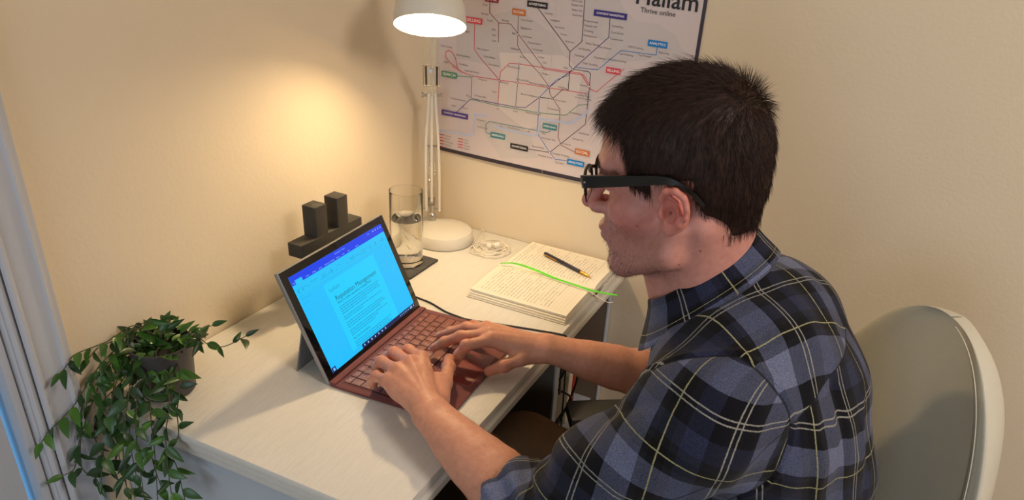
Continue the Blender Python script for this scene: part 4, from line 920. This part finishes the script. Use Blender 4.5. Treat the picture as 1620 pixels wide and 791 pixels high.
def blend(mask, rgb, amt): 
    global tone
    a = np.clip(mask, 0, 1)[:, None]*amt; tone = tone*(1-a)+np.array(s2l(rgb))*a
def gs(P, c, r): return np.exp(-(np.linalg.norm((P-np.array(c))/np.array(r), axis=1))**2)
hd = np.clip((V[:, 2]-1.0)/.05, 0, 1)
blend(hd, (208, 148, 134), 1)
for s in (1, -1):
    blend(hd*gs(Pl, (.055, .05*s, -.02), (.03, .03, .028)), (206, 120, 110), .6)
    blend(hd*gs(Pl, (-.008, .088*s, .004), (.022, .012, .032)), (214, 112, 98), .75)
blend(hd*gs(Pl, (.112, 0, -.014), (.014, .016, .014)), (206, 118, 106), .7)
blend(hd*gs(Pl, (.098, 0, -.049), (.012, .024, .010)), (190, 92, 90), .85)
bz = np.clip((-.028-Pl[:, 2]+np.maximum(0, Pl[:, 0]-.02)*.10)/.02, 0, 1)*np.clip((Pl[:, 2]+.125)/.02, 0, 1)*np.clip((Pl[:, 0]+.005)/.02, 0, 1)
blend(hd*bz, (150, 108, 98), .42)
for f in fiL+fiR:
    for c, a in ((f[0], .45), (f[1], .55), (f[-1], .6)): blend(gs(V, c, (.011,)*3), (206, 104, 84), a)
for c in (thL[-1], thR[-1], thL[2], thR[2]): blend(gs(V, c, (.012,)*3), (208, 108, 86), .55)
for c in ((-.03, .072, -.058), (-.005, .060, -.072), (.012, .060, -.08), (.042, .058, -.025), (-.062, .045, -.055)):
    d_ = np.linalg.norm(Pl-np.array(c), axis=1); k = np.argmin(d_+(1-hd)*9); blend((np.linalg.norm(V-V[k], axis=1) < .0016)*1.0, (128, 74, 62), .8)
bd = mesh_obj('body', V, F, M['skin'], MAN, {'tone': ('FLOAT_COLOR', tone)})

# eyes, brows
for s in (1, -1):
    g = G(); bm = bmesh.new(); bmesh.ops.create_uvsphere(bm, u_segments=20, v_segments=12, radius=.0118); g.bm(bm); c = hw((.0728, .032*s, .0175)); g.v = [tuple(np.array(v)+c) for v in g.v]
    e = obj('eye', g, M['eye_white'], MAN)
    d = HR@np.array((.9, .0, -.42)); d /= np.linalg.norm(d)
    g = G().lathe([(0, .0121), (.003, .0119), (.0052, .0108), (.0052, .0100)], tuple(c), 18, Vector(d).to_track_quat('Z', 'Y').to_matrix().to_4x4()); obj('iris', g, M['iris'], e)
# fingernails
for f, up in [(fiL[k], (0, 0, 1)) for k in range(4)]+[(fiR[k], (0, 0, 1)) for k in range(4)]+[(thL, (.3, -.5, .8)), (thR, (-.3, .9, .3))]:
    a, b = f[-2], f[-1]; t = (b-a)/np.linalg.norm(b-a); o_ = np.array(up)-t*(np.array(up)@t); o_ /= np.linalg.norm(o_); l_ = np.cross(t, o_); r = .0072 if f is not thL and f is not thR else .0086
    Vn = []; Fn = []
    for i in range(6):
        for j in range(7):
            a_ = (j-3)/3*.85; ss = -.0045+i*.0018; q = b+t*ss+(o_*math.cos(a_)+l_*math.sin(a_))*(r+.0006-.00005*i*i); Vn.append(q)
    for i in range(5):
        for j in range(6): Fn.append((i*7+j, i*7+j+1, i*7+j+8, i*7+j+7))
    obj('fingernail', G().add(Vn, Fn), mat('nail', (214, 158, 134), .3) if 'nail' not in bpy.data.materials else bpy.data.materials['nail'], MAN)

# hair: a close cap with thousands of strands
cap = U(.02, hel((-.010, 0, .055), (.0905, .0750, .0815)), hel((.024, 0, .057), (.068, .0645, .067)), hel((-.040, 0, .022), (.056, .0635, .062)), rc(hw((-.034, 0, .0)), neckT*.62+neckB*.38, .0550, .0530))
def region(P):
    q = hl(P); x, y, z = q[..., 0], np.abs(q[..., 1]), q[..., 2]
    front = .047+(z-.03)*.12-np.maximum(0, y-.055)*.35+np.maximum(0, z-.078)*2.6-np.maximum(0, .012-z)*.35
    ok = x-front
    zl = np.clip(.008+(x+.026)*2.5, -.046, .030); side = np.where(x > .021, -.018-z, .029-z)
    low2 = np.where(x > -.026, side, zl-z)
    return np.maximum(ok, low2)
V, F = surface(Node('cut', [cap, region]), hw((0, 0, .04))-.135, hw((0, 0, .04))+.135, .0024)
V = relax(V, F, 2, .5)
hairo = mesh_obj('hair', V, F, M['hair'], MAN)
NR = vnormals(V, F); Ql = hl(V)
Nl = NR@HR
vis = np.argwhere((ev(U(0, cap), V) > -.003) & (region(V) < .0015)).ravel()
r9 = np.random.default_rng(4)
def strands(pos, dirn, ln, wd, seg=4, bend=None):
    n = len(pos); side = np.cross(dirn, r9.normal(size=(n, 3))); side /= np.linalg.norm(side, axis=1, keepdims=True)
    s2 = np.cross(dirn, side); Vs = np.zeros((n, seg*3+1, 3)); 
    for i in range(seg+1):
        t = i/seg; c = pos+dirn*(ln*t)[:, None]+(bend*(t*t)[..., None] if False else (0 if bend is None else bend*t*t))
        if i < seg:
            for k in range(3):
                a = 2*math.pi*k/3; Vs[:, i*3+k] = c+(side*math.cos(a)+s2*math.sin(a))*(wd*(1-t*.75))[:, None]
        else: Vs[:, seg*3] = c
    f = []
    for i in range(seg-1):
        for k in range(3): f.append((i*3+k, i*3+(k+1) % 3, (i+1)*3+(k+1) % 3)); f.append((i*3+k, (i+1)*3+(k+1) % 3, (i+1)*3+k))
    for k in range(3): f.append(((seg-1)*3+k, (seg-1)*3+(k+1) % 3, seg*3))
    f = np.array(f); Fs = (f[None]+(np.arange(n)*(seg*3+1))[:, None, None]).reshape(-1, 3)
    return Vs.reshape(-1, 3), Fs
pk = r9.choice(vis, 15000); pl = Ql[pk]+r9.normal(size=(15000, 3))*.0012; nl = Nl[pk]
x, y, z = pl.T; top = np.clip((z-.075)/.04, 0, 1)[:, None]; back = np.clip((-x-.02)/.06, 0, 1)[:, None]; sd = np.sign(y)[:, None]
flow_top = np.stack([np.ones_like(x)*.95, .35*np.sign(y)*np.minimum(1, np.abs(y)/.05), -.15-0*x], 1)
flow_side = np.stack([np.full_like(x, .30), .0*y, np.full_like(x, -1.0)], 1); flow_back = np.stack([np.full_like(x, -.05), 0*y, np.full_like(x, -1.0)], 1)
fl = flow_top*top+(1-top)*(flow_side*(1-back)+flow_back*back)
fl = fl-nl*(fl*nl).sum(1, keepdims=True); fl /= np.maximum(np.linalg.norm(fl, axis=1, keepdims=True), 1e-6)
crown = np.exp(-(((x+.088)/.020)**2+(y/.030)**2+((z-.108)/.024)**2))[:, None]
fringe = (np.clip((x-.062)/.03, 0, 1)*np.clip((z-.075)/.03, 0, 1))[:, None]
dl = fl*(1-.85*crown)+nl*(.34+.10*top+1.0*crown+.25*fringe)+r9.normal(size=fl.shape)*(.13+.12*top+.05*crown); dl /= np.linalg.norm(dl, axis=1, keepdims=True)
ln = (.007+.010*top[:, 0]+.004*np.clip((z+.02)/.08, 0, 1)+.004*crown[:, 0]+.008*fringe[:, 0])*r9.uniform(.6, 1.15, len(x))
bend = ((fl*.004+np.array((0, 0, -.004)))*(1-.8*crown)); ok = region(HO+pl@HR.T) < .002
Vs, Fs = strands(HO+(pl@HR.T)[ok], (dl@HR.T)[ok], ln[ok], np.full(ok.sum(), .00028), 4, (bend@HR.T)[ok])
so = mesh_obj('hair_strands', Vs, Fs, M['hair'], hairo); so['kind'] = 'stuff'
# fringe tufts over the forehead
nn = 700; yy = r9.uniform(-.055, .058, nn); base = np.stack([.078-np.abs(yy)**2*9+r9.normal(size=nn)*.004, yy, .098-np.abs(yy)**2*5+r9.normal(size=nn)*.005], 1)
dd = np.stack([np.full(nn, .62), r9.normal(size=nn)*.3, np.full(nn, -.55)], 1)+r9.normal(size=(nn, 3))*.22; dd /= np.linalg.norm(dd, axis=1, keepdims=True)
Vs, Fs = strands(HO+base@HR.T, dd@HR.T, r9.uniform(.012, .028, nn), np.full(nn, .0003), 4, (np.tile(np.array((0, 0, -.006)), (nn, 1)))@HR.T)
so = mesh_obj('hair_fringe', Vs, Fs, M['hair'], hairo); so['kind'] = 'stuff'
# brows and stubble from points on the face
mb = np.argwhere(hd > .9).ravel()
me_ = bd.data; BV = np.empty(len(me_.vertices)*3, np.float32); me_.vertices.foreach_get('co', BV); BV = BV.reshape(-1, 3)+np.array(world_loc(MAN)); BL = hl(BV)
BN = np.empty(len(me_.vertices)*3, np.float32); me_.vertices.foreach_get('normal', BN); BN = BN.reshape(-1, 3)
for s in (1, -1):
    m_ = np.argwhere((np.abs(BL[:, 2]-.0385+np.maximum(0, np.abs(BL[:, 1])-.03)*.25) < .0042) & (BL[:, 1]*s > .012) & (BL[:, 1]*s < .052) & (BL[:, 0] > .06)).ravel()
    if len(m_) > 5:
        p = r9.choice(m_, 260); d = BN[p]*.4+HR@np.array((-.25, .9*s, .1)); d /= np.linalg.norm(d, axis=1, keepdims=True)
        Vs, Fs = strands(BV[p]-BN[p]*.0004, d, r9.uniform(.005, .009, 260), np.full(260, .0003), 3); q = mesh_obj('eyebrow', Vs, Fs, M['hair'], MAN); q['kind'] = 'stuff'
wgt = np.clip((-.026-BL[:, 2]+np.maximum(0, BL[:, 0]-.02)*.2)/.02, 0, 1)*np.clip((BL[:, 2]+.112)/.012, 0, 1)*(BL[:, 0] > .004)*(BL[:, 0] < .12)*(np.abs(BL[:, 1]) < .075)*(BN@HR[:, 2] > -.93)*(hd > .9)
wgt = wgt*(~((np.abs(BL[:, 2]+.049) < .010) & (BL[:, 0] > .088)))*(.35+1.3*np.exp(-((BL[:, 2]+.095)/.02)**2))
if wgt.sum() > 0:
    p = r9.choice(len(BV), 3200, p=wgt/wgt.sum()); d = BN[p]*.6+HR@np.array((.25, 0, -.8))+r9.normal(size=(3200, 3))*.25; d /= np.linalg.norm(d, axis=1, keepdims=True)
    ch_ = np.clip((BL[p, 0]-.04)/.04, 0, 1)
    Vs, Fs = strands(BV[p]-BN[p]*.0004, d, r9.uniform(.0014, .0028, 3200)*(1+1.3*ch_), np.full(3200, .00013), 2); q = mesh_obj('stubble', Vs, Fs, M['stubble'], MAN); q['kind'] = 'stuff'
# fine hair on the forearms
for E, W in ((EL, WL), (ER, WR)):
    ax = (W-E); L2 = ax@ax; t = ((BV-E)@ax)/L2; dist = np.linalg.norm(BV-E-np.clip(t, 0, 1)[:, None]*ax, axis=1)
    m_ = np.argwhere((t > .15) & (t < 1.02) & (dist < .06) & (BN[:, 2] > -.3) & (BV[:, 2] < .9)).ravel()
    if len(m_) > 50:
        p = r9.choice(m_, 900); d = BN[p]*.35+ax/math.sqrt(L2)*.8+r9.normal(size=(900, 3))*.25; d /= np.linalg.norm(d, axis=1, keepdims=True)
        Vs, Fs = strands(BV[p], d, r9.uniform(.005, .011, 900), np.full(900, .00006), 3); q = mesh_obj('arm_hair', Vs, Fs, M['arm_hair'], MAN); q['kind'] = 'stuff'

# ------------------------------------------------------------------ shirt
def plane(p, n):
    p = np.array(p); n = np.array(n)/np.linalg.norm(n); return lambda P: (P-p)@n
axL = (WL-EL)/np.linalg.norm(WL-EL); axR = (WR-ER)/np.linalg.norm(WR-ER); CL = EL+axL*.060; CR = ER+axR*.045
def sleeve(S_, E, C_, ax):
    low = Node('cut', [rc(E, C_+ax*.03, .058, .054), plane(C_, ax)])
    cuff = Node('cut', [Node('cut', [rc(C_-ax*.045, C_+ax*.02, .0585, .0585), plane(C_+ax*.003, ax)]), plane(C_-ax*.034, -ax)])
    m_ = (S_+E)/2
    return U(.004, U(.030, rc(S_, m_, .077, .068), rc(m_, E, .068, .060), low), cuff)
slL = sleeve(SL, EL, CL, axL); slR = sleeve(SRr, ER, CR, axR)
tor = Node('cut', [torso(.012), plane((.98, -.6, .53), (0, 0, -1))])
shirt = U(.010, U(.022, tor, slL, slR), rc(neckB+np.array((.042, -.004, -.035)), neckB+np.array((.024, -.006, .026)), .064, .050))
nh = HR@np.array((1, 0, 0))
cutneck = rc((0.7888, -.668, 1.1569), (0.8482, -.668, 1.1004), .060, .046)
V, F = surface(Node('sub', [shirt, cutneck]), (.62, -.93, .52), (1.17, -.26, 1.19), .0028)
V = relax(V, F, 2, .5)
def cyl(P, A, B, ref):
    ax = (B-A)/np.linalg.norm(B-A); u = np.array(ref)-ax*(np.array(ref)@ax); u /= np.linalg.norm(u); v = np.cross(ax, u); q = P-A
    return q@ax, np.arctan2(q@v, q@u), np.linalg.norm(q-(q@ax)[:, None]*ax, axis=1)
dT = ev(torso(.012), V); dSL = ev(slL, V); dSR = ev(slR, V)
# sleeve masks: positive on the sleeve, the seam runs over the shoulder
nSL = np.array((.30, -.86, -.42)); nSL /= np.linalg.norm(nSL); nSR = np.array((-.1, .92, -.35)); nSR /= np.linalg.norm(nSR)
mL = (V-(SL+np.array((.012, .035, .03))))@nSL; mR = (V-(SRr+np.array((0, -.035, .03))))@nSR
mL = np.minimum(mL, (dT-dSL)*1.2+.024); mR = np.minimum(mR, (dT-dSR)*1.2+.02)
inL = np.where(V[:, 1] < -.62, 1, 0)
# folds
NR = vnormals(V, F)
def sn(P, a, f, ph): a = np.array(a, float); a /= np.linalg.norm(a); return np.sin(P@a*f+ph)
wrp = V+.018*np.stack([sn(V, (1, 2, .5), 23, 1), sn(V, (.3, -1, 1.2), 27, 2), sn(V, (1, .2, -1), 21, 0)], 1)
amp = .0038*(sn(wrp, (.6, .5, 1), 52, 0)*sn(wrp, (-.7, .8, .3), 31, 1))+.0016*sn(wrp, (.2, 1, -.6), 96, 2)*sn(wrp, (1, .1, .4), 61, 1)
wrp2 = V+.012*np.stack([sn(V, (1, 2, .5), 43, 1), sn(V, (.3, -1, 1.2), 37, 2), sn(V, (1, .2, -1), 41, 0)], 1)
tS, aS, rS = cyl(V, SL, EL, (0, 0, 1)); nearE = np.exp(-((np.linalg.norm(V-(EL+np.array((-.01, 0, .03))), axis=1))/.085)**2)
amp += nearE*.0065*np.sin(((V-EL)@((EL-SL)/np.linalg.norm(EL-SL)))*150+2.0*np.sin(V[:, 1]*40)+1)*(mL > -.01)
def fold(pts, wd, h_):
    global amp
    P_ = np.array([tuple(q) for q in spl(pts, 6)]); d = np.full(len(V), 9.)
    for i in range(len(P_)-1):
        ba = P_[i+1]-P_[i]; t = np.clip(((V-P_[i])@ba)/(ba@ba), 0, 1); d = np.minimum(d, np.linalg.norm(V-P_[i]-t[:, None]*ba, axis=1))
    amp = amp+h_*np.exp(-(d/wd)**2)
fold([(1.02, -.72, 1.02), (1.055, -.74, .95), (1.07, -.755, .86), (1.07, -.76, .75)], .012, -.006)
fold([(1.0, -.76, 1.0), (1.035, -.775, .92), (1.04, -.78, .82)], .010, .005)
fold([(.95, -.80, .90), (.99, -.79, .86), (1.04, -.775, .80)], .010, -.005)
fold([(.80, -.83, .93), (.76, -.845, .87), (.75, -.86, .82)], .010, -.004)
fold([(.90, -.66, 1.085), (.96, -.70, 1.06), (1.01, -.73, .99)], .009, -.005)
fold([(.98, -.60, 1.06), (1.04, -.66, 1.0), (1.07, -.70, .93)], .010, .005)
fold([(1.06, -.66, .95), (1.085, -.68, .86), (1.09, -.69, .76)], .010, -.006)
fold([(.86, -.84, 1.02), (.80, -.83, .98), (.78, -.80, .94)], .010, -.004)
fold([(.83, -.87, .92), (.80, -.885, .86), (.77, -.89, .81)], .012, .004)
seamL = np.exp(-(mL/.0030)**2)*(V[:, 1] < -.6); amp -= .0016*seamL; amp += .0016*np.exp(-((mL+.006)/.003)**2)*(V[:, 1] < -.6)
cuffd = np.minimum(np.abs((V-CL)@axL+.034)+9*(dSL > .01), 9); amp -= .002*np.exp(-(cuffd/.004)**2)
V = V+NR*amp[:, None]
# plaid coordinates in metres
tt, aa, rr = cyl(V, TC[4], TC[0], (1, 0, 0)); uT = np.stack([aa*.165+.02, V[:, 2]*1.0+.25*(V[:, 0]-.95), 0*aa], 1)
yk = np.array((.02, -.75, 1.06)); uY = np.stack([(V[:, 1])*1.0*.84+V[:, 0]*.54+.030, V[:, 0]*.84-V[:, 1]*.54-V[:, 2]*.25+.01, 0*aa], 1)
yoke = (V-np.array((1.005, -.72, 1.03)))@(np.array((-.62, -.10, .78)))
tl, al, _ = cyl(V, SL+np.array((.035, .075, .01)), EL+np.array((.03, .06, .01)), (0, -1, 0)); tf, af, _ = cyl(V, EL, CL, (0, 0, 1))
kk = np.clip((tl-(np.linalg.norm(EL-SL)-.03))/.05, 0, 1)
_u = np.where(tl < .26, tl, .26+tf*.9); _v = al*.115; _c, _s = math.cos(R_(-30)), math.sin(R_(-30)); uSL = np.stack([_u*_c+_v*_s+.089, -_u*_s+_v*_c+.069, 0*al], 1)
tr, ar_, _ = cyl(V, SRr, ER, (0, 0, 1)); uSR = np.stack([tr+.02, ar_*.072, 0*tr], 1)
fm = lambda m_: m_[F].mean(1)
isL = (fm(mL) > 0) & (V[F][:, :, 1].mean(1) < -.62); isR = (fm(mR) > 0) & (V[F][:, :, 1].mean(1) > -.62) & ~isL
uSV = np.where((V[:, 1] < -.62)[:, None], uSL, uSR); mSV = np.where(V[:, 1] < -.62, mL, mR)
def submesh(name, sel, parent):
    f = F[sel]; u, inv = np.unique(f, return_inverse=True)
    return mesh_obj(name, V[u], inv.reshape(-1, 4), M['plaid'], parent, {'plaid_a': ('FLOAT_VECTOR', uT[u]), 'plaid_b': ('FLOAT_VECTOR', uY[u]), 'plaid_c': ('FLOAT_VECTOR', uSV[u]), 'yoke': ('FLOAT', yoke[u]), 'sleeve_side': ('FLOAT', mSV[u])})
SHT = submesh('shirt', ~isL & ~isR, MAN)
submesh('sleeve', isL, SHT); submesh('sleeve', isR, SHT)
# collar: a folded band round the neck
def collar():
    n = 72; rings = []
    c0 = np.array((.8323, -.668, 1.1100)); axn = np.array((-0.652, -.02, 0.689)); axn /= np.linalg.norm(axn)
    fx = np.array((-1, -.04, 0))-axn*(np.array((-1, -.04, 0))@axn); fx /= np.linalg.norm(fx); fy = np.cross(axn, fx)
    for i in range(n+1):
        a = R_(17)+(2*math.pi-R_(34))*i/n; ca, sa = math.cos(a), math.sin(a); fr = (1+ca)/2
        drop = -.004*fr**2; R1 = .0600+.018*ca*ca; q_ = .45+.55*fr
        o = lambda rr, hh: c0+fx*ca*(rr+.004*fr)+fy*sa*rr*.95+axn*(hh+drop)
        tipw = .020*fr**7
        rings.append([o(R1+.005, -.056), o(R1-.003, -.018), o(R1-.003, -.004), o(R1-.0005, .0005), o(R1+.003, 0), o(R1+.0065*q_, -.008), o(R1+.013*q_+.008*fr**2, -.022), o(R1+.020*q_+tipw+.017*fr**2, -.038-tipw*.7), o(R1+.0185*q_+tipw+.016*fr**2, -.0405-tipw*.7), o(R1+.011*q_+.008*fr**2, -.026), o(R1+.004, -.012)])
    k = len(rings[0]); Vc = np.array(rings).reshape(-1, 3); Fc = []
    for i in range(n):
        for j in range(k): Fc.append((i*k+j, i*k+(j+1) % k, (i+1)*k+(j+1) % k, (i+1)*k+j))
    Fc = np.array(Fc); sp = np.cumsum([0]+[np.linalg.norm(np.array(rings[0][j+1])-np.array(rings[0][j])) for j in range(k-1)])
    ua = np.array([[i/n*.42, sp[j]*1.0+.025, 0] for i in range(n+1) for j in range(k)])
    o = mesh_obj('collar', Vc, Fc[:, ::-1], M['plaid'], SHT, {'plaid_a': ('FLOAT_VECTOR', ua), 'plaid_b': ('FLOAT_VECTOR', ua), 'plaid_c': ('FLOAT_VECTOR', ua), 'yoke': ('FLOAT', np.full(len(Vc), -1.)), 'sleeve_side': ('FLOAT', np.full(len(Vc), -1.))})
    md = o.modifiers.new('s', 'SUBSURF'); md.levels = 1; md.render_levels = 2
collar()

# ------------------------------------------------------------------ trousers and shoes
legs = []
for y0, y1, y2 in ((-.535, -.480, -.50), (-.700, -.765, -.77)):
    legs.append(U(.03, rc((.985, y0, .545), (.53, y1, .555), .088, .066), rc((.53, y1, .555), (.56, y2, .12), .064, .048)))
tr_ = U(.03, el((.99, -.617, .57), (.135, .178, .095)), U(.01, *legs))
V, F = surface(tr_, (.42, -.88, .06), (1.15, -.38, .69), .0055); V = relax(V, F, 2, .5)
mesh_obj('trousers', V, F, M['trouser'], MAN)
for y in (-.50, -.77):
    sh = Node('cut', [U(.02, rc((.575, y, .055), (.40, y, .035), .043, .038), rc((.57, y, .06), (.56, y, .11), .045, .044)), plane((0, 0, .001), (0, 0, -1))])
    V, F = surface(sh, (.33, y-.06, -.02), (.66, y+.06, .17), .005); mesh_obj('shoe', relax(V, F, 1), F, M['shoe'], MAN)

# ------------------------------------------------------------------ spectacles
SG_ = thing('spectacles', 'black-framed spectacles worn by the man', 'glasses', tuple(hw((.09, 0, .03))))
def hp_(p): return tuple(hw(p))
def sq(g): g.v = [hp_(v) for v in g.v]; return g
for s in (1, -1):
    ring = []
    for i in range(40):
        a = 2*math.pi*i/40; ca, sa = math.cos(a), math.sin(a); p_ = 3.2; rx, rz = .0265, .0185
        yy = rx*np.sign(ca)*abs(ca)**(2/p_); zz = rz*np.sign(sa)*abs(sa)**(2/p_)
        ring.append((.1070-.35*((.034+yy*1.0)**2)*8*.9-.06*(zz+.02), s*(.0355+yy), .017+zz))
    bot = G(); seg = ring+[ring[0]]
    for i in range(40):
        th = .0019 if ring[i][2] > .010 else .0009; bot.tube([ring[i], ring[(i+1) % 40]], th, 6, cap=False)
    obj('rim', sq(bot), M['frame'], SG_)
    g = G().add(ring, [tuple(range(40))]); g.add([(x-.0008, y, z) for x, y, z in ring], [tuple(range(40))[::-1]])
    obj('lens', sq(g), M['lens'], SG_)
    xh = ring[0][0]; pts = spl([(xh+.002, .0625*s, .0275), (xh-.006, .0700*s, .0295), (.060, .0755*s, .0315), (.030, .0790*s, .0330), (.006, .0815*s, .0340), (-.010, .0815*s, .0310), (-.026, .0770*s, .0180), (-.036, .0700*s, .0020)], 6)
    hs = [.0072, .0070, .0062, .0056, .0046, .0030, .0022, .0022]; Vt = []
    for i, q in enumerate(pts):
        f = i/(len(pts)-1)*7; k0_ = min(6, int(f)); h = hs[k0_]*(1-(f-k0_))+hs[k0_+1]*(f-k0_)
        t = (pts[min(i+1, len(pts)-1)]-pts[max(i-1, 0)]).normalized(); up = Vector((0, 0, 1)); up = (up-t*up.dot(t)).normalized(); n_ = t.cross(up)*.0021
        for a, b in ((1, 1), (1, -1), (-1, -1), (-1, 1)): Vt.append(q+up*h*a+n_*b)
    n = len(pts); Fq = [(4*i+j, 4*i+(j+1) % 4, 4*i+4+(j+1) % 4, 4*i+4+j) for i in range(n-1) for j in range(4)]+[(0, 1, 2, 3), (4*n-1, 4*n-2, 4*n-3, 4*n-4)]
    tmp = obj('temple', sq(G().add(Vt, Fq)), M['frame'], SG_, ang=50)
    g = G(); q = pts[5]; g.lathe([(0, 0), (.0012, 0), (.0012, .0005), (0, .0006)], tuple(q+Vector((0, .0022*s, 0))), 10, Matrix.Rotation(R_(-90*s), 4, 'X')); obj('rivet', sq(g), M['chrome'], tmp)
obj('bridge', sq(G().tube(spl([(.1065, -.0105, .024), (.1115, 0, .027), (.1065, .0105, .024)], 5), .0022, 8)), M['frame'], SG_)

# ------------------------------------------------------------------ chair
fdir = Vector((-.84, -.54, 0)).normalized(); cl_ = Vector((0, 0, 1)).cross(fdir)   # cl_ points to the sitter's left
CB = Vector((.94, -.53, 0)); CH = thing('desk_chair', 'cream leather tub-backed desk chair with black armrests under the man', 'chair', tuple(CB))
def cw(f, l, z): return tuple(CB+fdir*f+cl_*l+Vector((0, 0, z)))
def backsurf(u, v, off):    # u: -1..1 across, v: 0..1 up, off: thickness towards the rear
    hw_ = .255*max(.0, 1-v**2.3)**.5*(.9+.1*min(1, v/.3))+.0015
    wrap = .075*abs(u)**2.2*(1-.75*v)
    rec = -.195-.075*v-.015*math.sin(v*3)
    return cw(rec+wrap-off*(1-.0*abs(u)), u*hw_, .42+.575*v)
def shell(name, offa, offb, m, u0=-1, u1=1, parent=CH, n=48, k=48, rnd=.03):
    V = []; F = []
    for s in (0, 1):
        for i in range(n+1):
            for j in range(k+1):
                u = math.sin((u0+(u1-u0)*i/n)*math.pi/2*.999); v = 1-(1-j/k)**2.2; e1 = max(0, min(1, (1-abs(u))/.24)); e2 = max(0, min(1, (1-v)/.20)); bul = (math.sin(math.pi/2*e1)*math.sin(math.pi/2*e2))**.5
                h0 = (offb-offa)/2; hf = h0*bul; mid = offa+hf+(h0-hf)*.45; V.append(backsurf(u, v, mid+(hf if s else -hf)))
    N1 = (n+1)*(k+1)
    for s in (0, 1):
        for i in range(n):
            for j in range(k):
                a = s*N1+i*(k+1)+j; q = (a, a+k+1, a+k+2, a+1); F.append(q if s else q[::-1])
    return obj(name, G().add(V, F), m, parent, ang=179)
shell('backrest', 0, .052, M['leather'])
for dd in (-.0045, .0045):
    g = G()
    for s in (1,):
        pts = []
        for i in range(90):
            t = i/89; v = 1-(1-t)**2.0*.98-.004; pts.append(Vector(backsurf(s*.88+dd*5, v, -.0012)))
    g.tube([tuple(q) for q in pts], .0007 if dd > 0 else .0011, 6)
    obj('stitching', g, M['stitch' if dd > 0 else 'seam'], CH)
obj('seat_cushion', G().box((-.24, -.24, .39), (.25, .24, .468), Matrix.Translation(CB)@Matrix(((fdir.x, cl_.x, 0, 0), (fdir.y, cl_.y, 0, 0), (0, 0, 1, 0), (0, 0, 0, 1))), bev=.03), M['leather'], CH)
for s in (1, -1):
    fm_ = Matrix(((fdir.x, cl_.x, 0, 0), (fdir.y, cl_.y, 0, 0), (0, 0, 1, 0), (0, 0, 0, 1)))
    a = obj('armrest', G().box((-.12, .285*s-.034, .600), (.235, .285*s+.034, .630), Matrix.Translation(CB)@fm_, bev=.013), M['black'], CH)
    obj('armrest_bracket', G().box((.08, .285*s-.026, .44), (.215, .285*s+.026, .6005), Matrix.Translation(CB)@fm_, bev=.018).box((-.02, .20*s-.03, .385), (.20, .29*s+.03, .46), Matrix.Translation(CB)@fm_, bev=.012), M['black'], a)
obj('gas_column', G().tube([cw(0, 0, .10), cw(0, 0, .39)], .025, 16), M['chrome'], CH)
for k in range(5):
    a = 2*math.pi*k/5+.35; d = Vector((math.cos(a), math.sin(a), 0)); o = obj('base_leg', G().tube([tuple(CB+Vector((0, 0, .11))), tuple(CB+d*.27+Vector((0, 0, .07)))], [.026, .016], 10), M['chrome'], CH)
    q = CB+d*.27; obj('caster', G().tube([tuple(q+d.cross(Vector((0, 0, 1)))*.016+Vector((0, 0, .027))), tuple(q-d.cross(Vector((0, 0, 1)))*.016+Vector((0, 0, .027)))], .026, 16), M['black'], o)
